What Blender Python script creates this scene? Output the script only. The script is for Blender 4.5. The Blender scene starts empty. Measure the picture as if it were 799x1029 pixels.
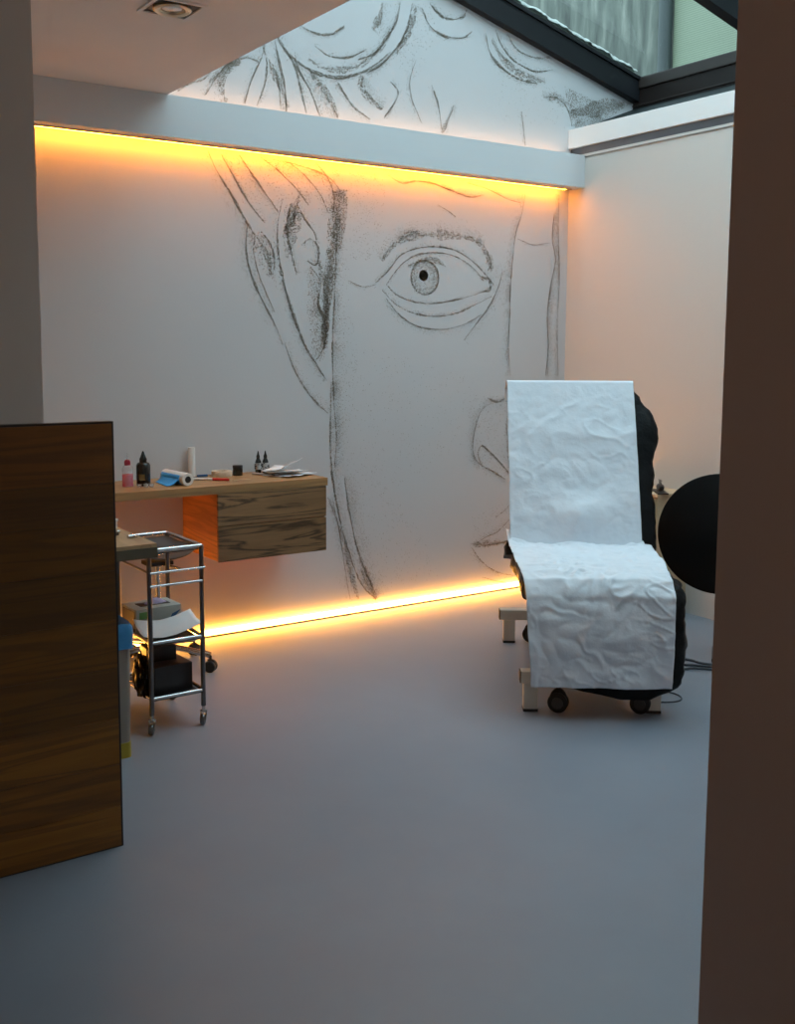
SKY = 4.0; EXPO = 0.0; FILL = 18
import bpy, bmesh, math, random
from mathutils import Vector, Matrix, noise
random.seed(7)
C = bpy.context.scene.collection
PI = math.pi

# ------------------------------------------------------------------ materials
def new_mat(name):
    m = bpy.data.materials.new(name); m.use_nodes = True
    nt = m.node_tree; b = nt.nodes['Principled BSDF']
    return m, nt, b
def mat(name, col, rough=0.5, metal=0.0, bump=0.0, bscale=60.0, var=0.0, vscale=4.0, trans=0.0, coat=0.0, spec=None, alpha=1.0):
    m, nt, b = new_mat(name)
    c = (*col, 1)
    b.inputs['Base Color'].default_value = c
    b.inputs['Roughness'].default_value = rough
    b.inputs['Metallic'].default_value = metal
    b.inputs['Transmission Weight'].default_value = trans
    b.inputs['Coat Weight'].default_value = coat
    if spec is not None: b.inputs['Specular IOR Level'].default_value = spec
    b.inputs['Alpha'].default_value = alpha
    tc = nt.nodes.new('ShaderNodeTexCoord')
    if var > 0:
        n = nt.nodes.new('ShaderNodeTexNoise'); n.inputs['Scale'].default_value = vscale; n.inputs['Detail'].default_value = 5
        nt.links.new(tc.outputs['Object'], n.inputs['Vector'])
        mx = nt.nodes.new('ShaderNodeMix'); mx.data_type = 'RGBA'
        mx.inputs[6].default_value = tuple(max(0, v*(1-var)) for v in col)+(1,)
        mx.inputs[7].default_value = tuple(min(1, v*(1+var)) for v in col)+(1,)
        nt.links.new(n.outputs['Fac'], mx.inputs[0]); nt.links.new(mx.outputs[2], b.inputs['Base Color'])
    if bump > 0:
        n2 = nt.nodes.new('ShaderNodeTexNoise'); n2.inputs['Scale'].default_value = bscale; n2.inputs['Detail'].default_value = 4
        nt.links.new(tc.outputs['Object'], n2.inputs['Vector'])
        bp = nt.nodes.new('ShaderNodeBump'); bp.inputs['Strength'].default_value = bump; bp.inputs['Distance'].default_value = 0.01
        nt.links.new(n2.outputs['Fac'], bp.inputs['Height']); nt.links.new(bp.outputs['Normal'], b.inputs['Normal'])
    return m
def emit_mat(name, col, strength):
    m, nt, b = new_mat(name)
    b.inputs['Base Color'].default_value = (*col, 1)
    b.inputs['Emission Color'].default_value = (*col, 1); b.inputs['Emission Strength'].default_value = strength
    return m
def ramp(nt, stops, interp='LINEAR'):
    r = nt.nodes.new('ShaderNodeValToRGB'); r.color_ramp.interpolation = interp
    e = r.color_ramp.elements
    while len(e) > 1: e.remove(e[-1])
    e[0].position = stops[0][0]; e[0].color = (*stops[0][1], 1)
    for p, c in stops[1:]:
        k = e.new(p); k.color = (*c, 1)
    return r
def wood_mat(name, tones, zmin, zmax, streak, scale=(1.2, 1.2, 26), dark=0.55, rough=0.45, grain_axis='X', seed=0.0, amount=1.0):
    """tones: list of (z fraction, colour) giving each board its own tone; streak = dark heartwood veins"""
    m, nt, b = new_mat(name)
    L = nt.links.new
    tc = nt.nodes.new('ShaderNodeTexCoord')
    sep = nt.nodes.new('ShaderNodeSeparateXYZ'); L(tc.outputs['Object'], sep.inputs[0])
    mr = nt.nodes.new('ShaderNodeMapRange'); mr.inputs[1].default_value = zmin; mr.inputs[2].default_value = zmax
    L(sep.outputs['Z'], mr.inputs[0])
    rp = ramp(nt, tones, 'CONSTANT'); L(mr.outputs[0], rp.inputs[0])
    mp = nt.nodes.new('ShaderNodeMapping'); mp.inputs['Scale'].default_value = scale; mp.inputs['Location'].default_value = (seed, seed*1.7, seed*0.3)
    L(tc.outputs['Object'], mp.inputs[0])
    # offset the grain from board to board
    add = nt.nodes.new('ShaderNodeVectorMath'); add.operation = 'ADD'
    L(mp.outputs[0], add.inputs[0]); L(rp.outputs['Color'], add.inputs[1])
    n = nt.nodes.new('ShaderNodeTexNoise'); n.inputs['Scale'].default_value = 1.0; n.inputs['Detail'].default_value = 8; n.inputs['Roughness'].default_value = 0.65; n.inputs['Distortion'].default_value = 0.6
    L(add.outputs[0], n.inputs['Vector'])
    r1 = ramp(nt, [(0.30, (dark,)*3), (0.5, (0.9,)*3), (0.72, (1.15,)*3)]); L(n.outputs['Fac'], r1.inputs[0])
    mul = nt.nodes.new('ShaderNodeMix'); mul.data_type = 'RGBA'; mul.blend_type = 'MULTIPLY'; mul.inputs[0].default_value = 1
    L(rp.outputs['Color'], mul.inputs[6]); L(r1.outputs['Color'], mul.inputs[7])
    # veins
    mp2 = nt.nodes.new('ShaderNodeMapping'); mp2.inputs['Scale'].default_value = tuple(s*0.32 for s in scale); mp2.inputs['Location'].default_value = (seed+3, 1, 2)
    L(tc.outputs['Object'], mp2.inputs[0])
    n2 = nt.nodes.new('ShaderNodeTexNoise'); n2.inputs['Scale'].default_value = 1.6; n2.inputs['Detail'].default_value = 6; n2.inputs['Distortion'].default_value = 1.4
    L(mp2.outputs[0], n2.inputs['Vector'])
    r2 = ramp(nt, [(0.44, (0, 0, 0)), (0.485, (1, 1, 1)), (0.505, (1, 1, 1)), (0.56, (0, 0, 0))]); L(n2.outputs['Fac'], r2.inputs[0])
    m2 = nt.nodes.new('ShaderNodeMath'); m2.operation = 'MULTIPLY'; m2.inputs[1].default_value = amount; L(r2.outputs['Color'], m2.inputs[0])
    mx = nt.nodes.new('ShaderNodeMix'); mx.data_type = 'RGBA'; mx.inputs[7].default_value = (*streak, 1)
    L(m2.outputs[0], mx.inputs[0]); L(mul.outputs[2], mx.inputs[6]); L(mx.outputs[2], b.inputs['Base Color'])
    b.inputs['Roughness'].default_value = rough
    bp = nt.nodes.new('ShaderNodeBump'); bp.inputs['Strength'].default_value = 0.12; bp.inputs['Distance'].default_value = 0.004
    L(n.outputs['Fac'], bp.inputs['Height']); L(bp.outputs['Normal'], b.inputs['Normal'])
    return m

M = {}
M['wall_grey'] = mat('painted mural wall', (0.575, 0.575, 0.590), 0.75, bump=0.05, bscale=120, var=0.02, vscale=2)
M['wall_cream'] = mat('cream wall paint', (0.66, 0.62, 0.58), 0.7, bump=0.04, bscale=90)
M['wall_dim'] = mat('warm grey wall paint', (0.60, 0.57, 0.54), 0.8, bump=0.04, bscale=90)
M['wall_brown'] = mat('dark brown paint', (0.50, 0.39, 0.35), 0.7, bump=0.03, bscale=90)
M['white_paint'] = mat('white paint', (0.80, 0.80, 0.80), 0.6)
M['ceiling'] = mat('patched ceiling plaster', (0.86, 0.80, 0.76), 0.85, bump=0.05, bscale=60, var=0.07, vscale=2.2)
M['strip_white'] = mat('white curb board', (0.86, 0.85, 0.84), 0.55)
M['frame_dark'] = mat('dark bronze roof frame', (0.014, 0.010, 0.009), 0.5, bump=0.02, spec=0.2)
M['frame_blue'] = mat('dark grey roof bar', (0.011, 0.012, 0.015), 0.5, spec=0.2)
M['frame_lip'] = mat('brown rubber glazing lip', (0.034, 0.027, 0.024), 0.5, spec=0.3)
M['zinc'] = mat('dark zinc flashing', (0.008, 0.013, 0.014), 0.5, var=0.3, vscale=6, spec=0.2)
M['beam'] = mat('pale blue-grey painted box beam', (0.64, 0.66, 0.68), 0.6)
M['alu'] = mat('aluminium profile', (0.35, 0.33, 0.31), 0.35, 0.8)
M['led_floor'] = emit_mat('amber led floor strip', (1.0, 0.40, 0.055), 58)
M['led_beam'] = emit_mat('amber led under beam', (1.0, 0.31, 0.022), 84)
M['led_top'] = emit_mat('peach led above beam', (1.0, 0.48, 0.20), 8)
M['paper'] = mat('white couch paper', (0.74, 0.80, 0.87), 0.65, bump=0.25, bscale=28)
M['sheet_paper'] = mat('plain white paper', (0.82, 0.83, 0.85), 0.6)
M['black_wrap'] = mat('black plastic wrap', (0.005, 0.006, 0.007), 0.38, bump=0.6, bscale=22, spec=0.16)
M['beige_metal'] = mat('beige powder coated steel', (0.60, 0.56, 0.48), 0.45)
M['rubber'] = mat('black rubber', (0.012, 0.012, 0.012), 0.6)
M['black_plastic'] = mat('black plastic', (0.015, 0.015, 0.017), 0.4)
M['caster_grey'] = mat('dark brown caster hub', (0.05, 0.04, 0.035), 0.5)
M['chrome'] = mat('brushed chrome', (0.62, 0.63, 0.64), 0.22, 1.0)
M['steel_dark'] = mat('dull steel tube', (0.17, 0.17, 0.18), 0.3, 1.0)
M['tray_dark'] = mat('dark tray', (0.02, 0.022, 0.028), 0.45)
M['disc_black'] = mat('matt black disc', (0.006, 0.0055, 0.0055), 0.7, spec=0.2)
M['stool_grey'] = mat('taupe stool leather', (0.085, 0.066, 0.055), 0.6, spec=0.25)
M['blue_plastic'] = mat('bright blue film', (0.03, 0.36, 0.85), 0.35)
M['bag_blue'] = mat('blue bin liner', (0.03, 0.22, 0.48), 0.4, bump=0.5, bscale=30)
M['bin_grey'] = mat('taupe waste bin plastic', (0.26, 0.23, 0.20), 0.5)
M['bin_yellow'] = mat('olive yellow band', (0.38, 0.30, 0.03), 0.5)
M['pink_liquid'] = mat('pink liquid', (0.85, 0.06, 0.16), 0.2)
M['clear_plastic'] = mat('cloudy clear plastic', (0.75, 0.72, 0.74), 0.3, alpha=0.25)
M['red_cap'] = mat('dark red cap', (0.32, 0.01, 0.03), 0.35)
M['black_ink'] = mat('black ink bottle', (0.010, 0.011, 0.010), 0.25)
M['label_gold'] = mat('brown gold label', (0.20, 0.13, 0.04), 0.5)
M['label_grey'] = mat('pale print', (0.45, 0.45, 0.45), 0.5)
M['tape_beige'] = mat('beige tape', (0.66, 0.55, 0.42), 0.6)
M['red_grip'] = mat('red grip', (0.62, 0.03, 0.02), 0.4)
M['white_plastic'] = mat('white plastic', (0.78, 0.78, 0.77), 0.35)
M['greenlabel'] = mat('green label', (0.12, 0.30, 0.08), 0.5)
M['box_grey'] = mat('pale grey green cardboard', (0.42, 0.45, 0.42), 0.6, var=0.1, vscale=12)
M['box_brown'] = mat('dark brown cardboard', (0.06, 0.035, 0.03), 0.5)
M['box_black'] = mat('glossy black carton', (0.012, 0.010, 0.011), 0.3)
M['purple'] = mat('lilac tissue', (0.45, 0.40, 0.62), 0.6)
M['navy_print'] = mat('dark blue print', (0.02, 0.10, 0.25), 0.5)
M['tan'] = mat('tan laminate', (0.56, 0.42, 0.27), 0.5)
M['cord'] = mat('grey blue cable', (0.05, 0.06, 0.075), 0.5)
M['moss'] = mat('pale crusted dirt', (0.42, 0.45, 0.43), 0.9, var=0.35, vscale=18, bump=0.8, bscale=40)
M['lamp_ring'] = mat('satin lamp reflector', (0.75, 0.62, 0.45), 0.3, 0.7)

# floor: grey-blue poured resin with faint clouding
m, nt, b = new_mat('grey blue resin floor'); M['floor'] = m
tc = nt.nodes.new('ShaderNodeTexCoord')
n = nt.nodes.new('ShaderNodeTexNoise'); n.inputs['Scale'].default_value = 1.3; n.inputs['Detail'].default_value = 7; n.inputs['Roughness'].default_value = 0.6
nt.links.new(tc.outputs['Object'], n.inputs['Vector'])
r = ramp(nt, [(0.3, (0.208, 0.236, 0.286)), (0.7, (0.250, 0.280, 0.332))]); nt.links.new(n.outputs['Fac'], r.inputs[0])
nt.links.new(r.outputs['Color'], b.inputs['Base Color'])
rr = nt.nodes.new('ShaderNodeMapRange'); rr.inputs[3].default_value = 0.34; rr.inputs[4].default_value = 0.46
nt.links.new(n.outputs['Fac'], rr.inputs[0]); nt.links.new(rr.outputs[0], b.inputs['Roughness'])

# wood
dk = (0.010, 0.006, 0.002)
M['panel_wood'] = wood_mat('dark oiled planks', [(0, (0.30, 0.125, 0.014)), (0.10, (0.25, 0.105, 0.014)), (0.20, (0.29, 0.125, 0.014)), (0.31, (0.165, 0.073, 0.008)),
    (0.43, (0.19, 0.082, 0.008)), (0.545, (0.125, 0.056, 0.006)), (0.66, (0.155, 0.066, 0.006)), (0.77, (0.125, 0.055, 0.010)), (0.86, (0.20, 0.075, 0.010))],
    0.0, 1.29, (0.055, 0.026, 0.009), scale=(1.3, 1.3, 22), dark=0.70, rough=0.5, amount=0.45)
M['drawer_wood'] = wood_mat('spalted veneer', [(0, (0.30, 0.165, 0.075)), (0.5, (0.33, 0.185, 0.085))], 0.48, 0.82, (0.022, 0.013, 0.009), scale=(2.4, 2.4, 24), dark=0.68, amount=0.75, seed=4)
M['side_wood'] = wood_mat('warm beech side', [(0, (0.62, 0.25, 0.07)), (0.35, (0.52, 0.19, 0.05))], 0.48, 0.82, (0.22, 0.09, 0.03), scale=(2, 2, 24), dark=0.75, amount=0.5, seed=2)
M['top_wood'] = wood_mat('oak worktop', [(0, (0.46, 0.25, 0.10))], 0.0, 1.0, (0.20, 0.11, 0.05), scale=(1.5, 14, 14), dark=0.75, amount=0.45, seed=1)
M['desk_wood'] = wood_mat('pale oak desk', [(0, (0.52, 0.36, 0.20))], 0.0, 1.0, (0.30, 0.18, 0.09), scale=(14, 1.5, 14), dark=0.8, amount=0.35, seed=5)
M['desk_edge'] = mat('grey green desk edge', (0.10, 0.09, 0.06), 0.5, var=0.3, vscale=14)

# ink of the drawing
M['ink'] = mat('glittering grey brown ink', (0.21, 0.175, 0.13), 0.42, 0.25, var=0.55, vscale=160)
# glass: thin architectural pane (clear with a mirror part)
m, nt, b = new_mat('roof glass'); M['glass'] = m
nt.nodes.remove(b)
out = nt.nodes['Material Output']; tr = nt.nodes.new('ShaderNodeBsdfTransparent'); tr.inputs[0].default_value = (0.88, 0.95, 0.92, 1)
gl = nt.nodes.new('ShaderNodeBsdfGlossy'); gl.inputs['Roughness'].default_value = 0.03
lw = nt.nodes.new('ShaderNodeLayerWeight'); lw.inputs[0].default_value = 0.5
pw = nt.nodes.new('ShaderNodeMath'); pw.operation = 'POWER'; pw.inputs[1].default_value = 5; nt.links.new(lw.outputs['Facing'], pw.inputs[0])
fr = nt.nodes.new('ShaderNodeMath'); fr.operation = 'MULTIPLY_ADD'; fr.inputs[1].default_value = 0.5; fr.inputs[2].default_value = 0.025; nt.links.new(pw.outputs[0], fr.inputs[0])
ms = nt.nodes.new('ShaderNodeMixShader')
nt.links.new(fr.outputs[0], ms.inputs[0]); nt.links.new(tr.outputs[0], ms.inputs[1]); nt.links.new(gl.outputs[0], ms.inputs[2]); nt.links.new(ms.outputs[0], out.inputs[0])
# neighbour wall with dirt runs
m, nt, b = new_mat('weathered outside render'); M['neighbour'] = m
tc = nt.nodes.new('ShaderNodeTexCoord'); mp = nt.nodes.new('ShaderNodeMapping'); mp.inputs['Scale'].default_value = (1, 5, 0.9)
nt.links.new(tc.outputs['Object'], mp.inputs[0])
n = nt.nodes.new('ShaderNodeTexNoise'); n.inputs['Scale'].default_value = 2.2; n.inputs['Detail'].default_value = 8; n.inputs['Distortion'].default_value = 0.4
nt.links.new(mp.outputs[0], n.inputs['Vector'])
r = ramp(nt, [(0.30, (0.040, 0.044, 0.039)), (0.5, (0.085, 0.094, 0.080)), (0.72, (0.17, 0.175, 0.150))]); nt.links.new(n.outputs['Fac'], r.inputs[0])
nt.links.new(r.outputs['Color'], b.inputs['Base Color']); b.inputs['Roughness'].default_value = 0.9
# ribbed greenish sheet
m, nt, b = new_mat('ribbed green sheet'); M['ribbed'] = m
tc = nt.nodes.new('ShaderNodeTexCoord'); w = nt.nodes.new('ShaderNodeTexWave'); w.bands_direction = 'Z'; w.inputs['Scale'].default_value = 20; w.inputs['Distortion'].default_value = 0.5
nt.links.new(tc.outputs['Object'], w.inputs['Vector'])
r = ramp(nt, [(0, (0.105, 0.130, 0.085)), (1, (0.165, 0.190, 0.130))]); nt.links.new(w.outputs['Fac'], r.inputs[0]); nt.links.new(r.outputs['Color'], b.inputs['Base Color'])
M['outside_white'] = mat('outside white post', (0.19, 0.195, 0.165), 0.7)
M['outside_slate'] = mat('outside slate pipe', (0.028, 0.036, 0.036), 0.6)

# ------------------------------------------------------------------ mesh builder
class MB:
    def __init__(s): s.bm = bmesh.new()
    def box(s, x0, x1, y0, y1, z0, z1, bev=0.0, rot=None, seg=2):
        r = bmesh.ops.create_cube(s.bm, size=1); vs = r['verts']
        c = Vector(((x0+x1)/2, (y0+y1)/2, (z0+z1)/2)); d = Vector((abs(x1-x0), abs(y1-y0), abs(z1-z0)))
        for v in vs: v.co = Vector((v.co.x*d.x, v.co.y*d.y, v.co.z*d.z))
        if bev > 0:
            es = list({e for v in vs for e in v.link_edges})
            rr = bmesh.ops.bevel(s.bm, geom=es, offset=bev, segments=seg, profile=0.7, affect='EDGES')
            vs = list({v for f in rr['faces'] for v in f.verts} | {v for v in vs if v.is_valid})
        for v in vs:
            p = v.co
            if rot is not None: p = rot @ p
            v.co = p + c
        return s
    def cyl(s, p0, p1, r0, r1=None, n=20, caps=True):
        r1 = r0 if r1 is None else r1
        p0 = Vector(p0); p1 = Vector(p1); d = p1-p0
        q = d.to_track_quat('Z', 'Y').to_matrix()
        A = []; B = []
        for i in range(n):
            a = 2*PI*i/n; u = q @ Vector((math.cos(a), math.sin(a), 0))
            A.append(s.bm.verts.new(p0+u*r0)); B.append(s.bm.verts.new(p1+u*r1))
        for i in range(n):
            j = (i+1) % n; s.bm.faces.new((A[i], A[j], B[j], B[i]))
        if caps: s.bm.faces.new(A[::-1]); s.bm.faces.new(B)
        return s
    def tube(s, pts, r, n=10, closed=False):
        pts = [Vector(p) for p in pts]; rings = []; N = len(pts)
        up = Vector((0, 0, 1))
        for i, p in enumerate(pts):
            a = pts[(i-1) % N] if (closed or i > 0) else p; c = pts[(i+1) % N] if (closed or i < N-1) else p
            t = (c-a).normalized(); u = t.cross(up)
            if u.length < 1e-3: u = t.cross(Vector((0, 1, 0)))
            u.normalize(); w = u.cross(t)
            rings.append([s.bm.verts.new(p+(u*math.cos(2*PI*k/n)+w*math.sin(2*PI*k/n))*r) for k in range(n)])
        for i in range(N if closed else N-1):
            R0 = rings[i]; R1 = rings[(i+1) % N]
            for k in range(n): s.bm.faces.new((R0[k], R0[(k+1) % n], R1[(k+1) % n], R1[k]))
        if not closed: s.bm.faces.new(rings[0][::-1]); s.bm.faces.new(rings[-1])
        return s
    def lathe(s, prof, c=(0, 0, 0), n=24, axis=None, sx=1.0, sy=1.0):
        c = Vector(c); q = Matrix.Identity(3) if axis is None else Vector(axis).to_track_quat('Z', 'Y').to_matrix()
        rings = []
        for r, z in prof:
            rings.append([s.bm.verts.new(c+q @ Vector((r*math.cos(2*PI*k/n)*sx, r*math.sin(2*PI*k/n)*sy, z))) for k in range(n)])
        for a, b_ in zip(rings, rings[1:]):
            for k in range(n): s.bm.faces.new((a[k], a[(k+1) % n], b_[(k+1) % n], b_[k]))
        if prof[0] == prof[-1]: return s
        if prof[0][0] > 1e-5: s.bm.faces.new(rings[0][::-1])
        if prof[-1][0] > 1e-5: s.bm.faces.new(rings[-1])
        return s
    def prism(s, poly, ax, a0, a1):
        """extrude polygon along axis ax; poly coords are the two other axes in order"""
        def P(q, t):
            l = list(q); l.insert(ax, t); return Vector(l)
        A = [s.bm.verts.new(P(q, a0)) for q in poly]; B = [s.bm.verts.new(P(q, a1)) for q in poly]
        n = len(poly)
        for i in range(n): s.bm.faces.new((A[i], A[(i+1) % n], B[(i+1) % n], B[i]))
        s.bm.faces.new(A[::-1]); s.bm.faces.new(B)
        return s
    def sheet(s, grid, th=0.0):
        V = [[s.bm.verts.new(Vector(p)) for p in row] for row in grid]
        for i in range(len(V)-1):
            for j in range(len(V[0])-1):
                s.bm.faces.new((V[i][j], V[i][j+1], V[i+1][j+1], V[i+1][j]))
        s.th = th
        return s
    def loft(s, rings):
        V = [[s.bm.verts.new(Vector(p)) for p in r] for r in rings]; n = len(V[0])
        for a, b_ in zip(V, V[1:]):
            for k in range(n): s.bm.faces.new((a[k], a[(k+1) % n], b_[(k+1) % n], b_[k]))
        s.bm.faces.new(V[0][::-1]); s.bm.faces.new(V[-1])
        return s
    def build(s, name, m, parent=None, smooth=None, loc=None):
        bmesh.ops.remove_doubles(s.bm, verts=s.bm.verts, dist=1e-6)
        bmesh.ops.recalc_face_normals(s.bm, faces=s.bm.faces)
        me = bpy.data.meshes.new(name); s.bm.to_mesh(me); s.bm.free()
        me.materials.append(m)
        o = bpy.data.objects.new(name, me); C.objects.link(o)
        if smooth is not None:
            for p in me.polygons: p.use_smooth = True
            if smooth < 180:
                me.set_sharp_from_angle(angle=math.radians(smooth))
        if getattr(s, 'th', 0):
            md = o.modifiers.new('thickness', 'SOLIDIFY'); md.thickness = s.th; md.offset = 0
        if parent is not None: o.parent = parent
        if loc is not None: o.location = loc
        return o
def box(*a, **k): return MB().box(*a, **k)
def tag(o, label=None, cat=None, group=None, kind=None):
    if label: o['label'] = label
    if cat: o['category'] = cat
    if group: o['group'] = group
    if kind: o['kind'] = kind
    return o
def thing(name, label, cat, loc=(0, 0, 0), rz=0, group=None):
    o = bpy.data.objects.new(name, None); C.objects.link(o); o.empty_display_size = 0.1
    o.location = loc; o.rotation_euler = (0, 0, rz)
    return tag(o, label, cat, group)
def struct(o): o['kind'] = 'structure'; return o
def copy_tree(o, parent=None):
    kids = [k for k in bpy.data.objects if k.parent == o]
    c = o.copy(); C.objects.link(c)
    if parent: c.parent = parent
    for k in kids: copy_tree(k, c)
    return c

# ------------------------------------------------------------------ room shell
D = 4.97; XR = 4.735; CE = 2.70; SX = 2.0; SY = 1.4; EX = 5.29
def roofz(x, z0=3.109): return z0+0.255*(EX-x)
struct(box(-1.7, 5.5, -2.2, 5.15, -0.12, 0).build('floor', M['floor']))
# mural wall reaches up to the sloping glass roof and a little past the right wall
struct(MB().prism([(-1.7, 0), (5.5, 0), (5.5, 3.05), (SX-0.1, roofz(SX-0.1)+0.03), (SX-0.1, 2.85), (-1.7, 2.85)], 1, D, 5.15).build('wall_back', M['wall_grey']))
struct(box(XR, 4.98, 1.2, D, 0, 2.71).build('wall_right', M['wall_cream']))
struct(box(-1.6, 0.935, 3.30, D, 0, CE).build('wall_left', M['wall_dim']))
struct(box(-1.7, -1.6, -2.1, 5.0, 0, CE).build('wall_far_left', M['wall_dim']))
struct(box(-1.7, 2.6, -2.2, -2.1, 0, CE).build('wall_front', M['wall_dim']))
struct(box(2.5, 2.6, -2.1, 0.95, 0, CE).build('wall_front_right', M['wall_dim']))
struct(box(1.524, XR+0.2, 0.95, 1.2, 0, CE+0.1).build('wall_doorway', M['wall_brown']))
struct(MB().prism([(-1.7, -2.2), (5.0, -2.2), (5.0, SY), (SX, SY), (SX, D), (-1.7, D)], 2, CE, 2.85).build('ceiling', M['ceiling']))
# light well round the glass roof
struct(MB().prism([(SX-0.1, 2.85), (SX, 2.85), (SX, roofz(SX)+0.13), (SX-0.1, roofz(SX-0.1)+0.13)], 1, SY-0.1, D).build('wall_lightwell_left', M['white_paint']))
struct(MB().prism([(SX-0.1, 2.85), (5.5, 2.85), (5.5, 3.05), (SX-0.1, roofz(SX)+0.05)], 1, SY-0.1, SY).build('wall_lightwell_front', M['white_paint']))
struct(box(-1.7, SX-0.1, 4.84, D, 2.851, 2.9).build('trim_1', M['white_paint']))
# curb above the right wall: shadow gap, white board, sloping flashing
g = MB().box(4.745, 4.98, 1.2, D, 2.71, 2.76); struct(g.build('trim_2', M['steel_dark']))
struct(box(4.728, 4.735, 1.2, 4.83, 2.690, 2.694).build('trim_3', M['alu']))
struct(box(4.722, 4.98, SY, D, 2.757, 2.873, bev=0.003).build('trim_4', M['strip_white']))
struct(MB().prism([(4.77, 2.872), (4.98, 2.80), (5.5, 2.80), (5.5, 3.08), (EX, 3.069)], 1, SY-0.1, D).build('trim_5', M['zinc']))
# beam
bm_ = struct(box(0.935, XR, 4.83, 4.945, 2.503, 2.70, bev=0.002).build('trim_7', M['beam']))
struct(box(0.935, 4.70, 4.905, 4.909, 2.496, 2.503).build('trim_6', M['alu']))

# glass roof as one window with its bars and panes
w = bpy.data.objects.new('window_1', None); C.objects.link(w); w.location = (EX, D, 3.109); w['kind'] = 'structure'
def W(mb, name, m, **k):
    o = mb.build(name, m, None, **k); o.parent = w; o.matrix_parent_inverse = Matrix.Translation(-Vector(w.location)); return o
def bar(y0, y1, m):
    mb = MB()
    mb.prism([(SX-0.1, roofz(SX-0.1)), (EX, roofz(EX)), (EX, 3.262), (SX-0.1, 3.262+0.255*(EX-SX+0.1))], 1, y0, y1)
    mb.prism([(SX-0.1, roofz(SX-0.1, 3.240)), (EX, 3.240), (EX, 3.262), (SX-0.1, 3.262+0.255*(EX-SX+0.1))], 1, y0-0.012, y1+0.012)
    return W(mb, 'glazing_bar', m)
for y0, y1 in ((4.915, 4.985), (3.75, 3.82), (2.57, 2.64), (1.38, 1.45)): bar(y0, y1, M['frame_blue'])
W(MB().box(EX, 5.40, SY-0.05, 5.0, 3.060, 3.20), 'eave_frame', M['frame_dark'])
W(MB().box(EX-0.012, 5.40, SY-0.05, 5.0, 3.19, 3.262, bev=0.008), 'eave_lip', M['frame_lip'])
W(MB().box(EX-0.008, EX, SY, D, 3.086, 3.092), 'eave_drip_edge', M['frame_lip'])
W(MB().prism([(SX-0.1, 3.262+0.255*(EX-SX+0.1)), (SX+0.02, 3.262+0.255*(EX-SX-0.02)), (SX+0.02, 3.13+0.255*(EX-SX)), (SX-0.1, 3.13+0.255*(EX-SX))], 1, SY-0.05, 5.0), 'ridge_frame', M['frame_dark'])
for y0, y1 in ((3.82, 4.915), (2.64, 3.75), (1.45, 2.57)):
    zz = lambda x: 3.268+0.255*(EX-x)
    W(MB().prism([(SX, zz(SX)), (5.42, zz(5.42)), (5.42, zz(5.42)+0.008), (SX, zz(SX)+0.008)], 1, y0-0.02, y1+0.02), 'glass_pane', M['glass'])
# crust of dirt lying on the glass along the bar over the mural wall
dm = MB(); G = []
NX = 150
for i in range(NX+1):
    x = 3.2+(5.25-3.2)*i/NX; row = []
    for j in range(6):
        t = j/5; wd = 0.03+0.028*noise.noise((x*9, 3, 0))+0.02*noise.noise((x*30, 8, 0))
        y = 4.93-t*max(0.01, wd)-0.0; h = math.sin(PI*t)*0.02*(1+0.8*noise.noise((x*25, t*3, 5)))
        row.append((x, y, 3.279+0.255*(EX-x)+max(0.0005, h)))
    G.append(row)
dm.sheet(G); o = dm.build('dirt_crust', M['moss'], None, smooth=180); o.parent = w; o.matrix_parent_inverse = Matrix.Translation(-Vector(w.location)); o['kind'] = 'stuff'

# neighbouring building beyond the roof
nb = thing('neighbouring_building', 'weathered grey-green building wall seen through the glass roof', 'building', (6.3, 5.0, 0))
def N(mb, name, m, lab=None):
    o = mb.build(name, m, nb); o.matrix_parent_inverse = Matrix.Translation(-Vector(nb.location))
    if lab: o['label'] = lab
    return o
N(MB().box(6.3, 6.5, 0.0, 9.0, 0, 5.6), 'rendered_wall', M['neighbour'])
N(MB().box(6.27, 6.30, 5.62, 5.66, 2.6, 5.5, bev=0.01), 'white_post', M['outside_white'], 'pale upright post')
N(MB().cyl((6.22, 5.545, 2.6), (6.22, 5.545, 5.5), 0.05), 'drain_pipe', M['outside_slate'], 'dark slate drain pipe')
N(MB().box(6.25, 6.30, 2.5, 5.49, 2.6, 5.2), 'ribbed_sheet', M['ribbed'], 'light green ribbed sheet')

# ------------------------------------------------------------------ led lines (real lamps of the room)
t = thing('led_floor_strip', 'glowing amber LED line along the foot of the mural wall', 'light strip', (2.8, 4.95, 0))
def P(mb, name, m, par, **k):
    o = mb.build(name, m, par, **k); o.matrix_parent_inverse = Matrix.Translation(-Vector(par.location)); return o
P(MB().box(0.94, 4.72, 4.940, 4.969, 0.0, 0.008), 'aluminium_channel', M['alu'], t)
P(MB().box(0.94, 4.72, 4.953, 4.969, 0.008, 0.030, bev=0.003), 'light_diffuser', M['led_floor'], t)
t = thing('led_beam_strip', 'thin glowing LED line under the box beam against the mural wall', 'light strip', (2.8, 4.95, 2.49))
P(MB().box(0.94, 4.66, 4.912, 4.920, 2.496, 2.502, bev=0.001), 'light_diffuser', M['led_beam'], t)
t = thing('led_uplight_strip', 'peach LED line hidden on top of the box beam', 'light strip', (3.3, 4.9, 2.70))
P(MB().box(2.05, 4.66, 4.905, 4.920, 2.700, 2.708), 'light_diffuser', M['led_top'], t)

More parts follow.
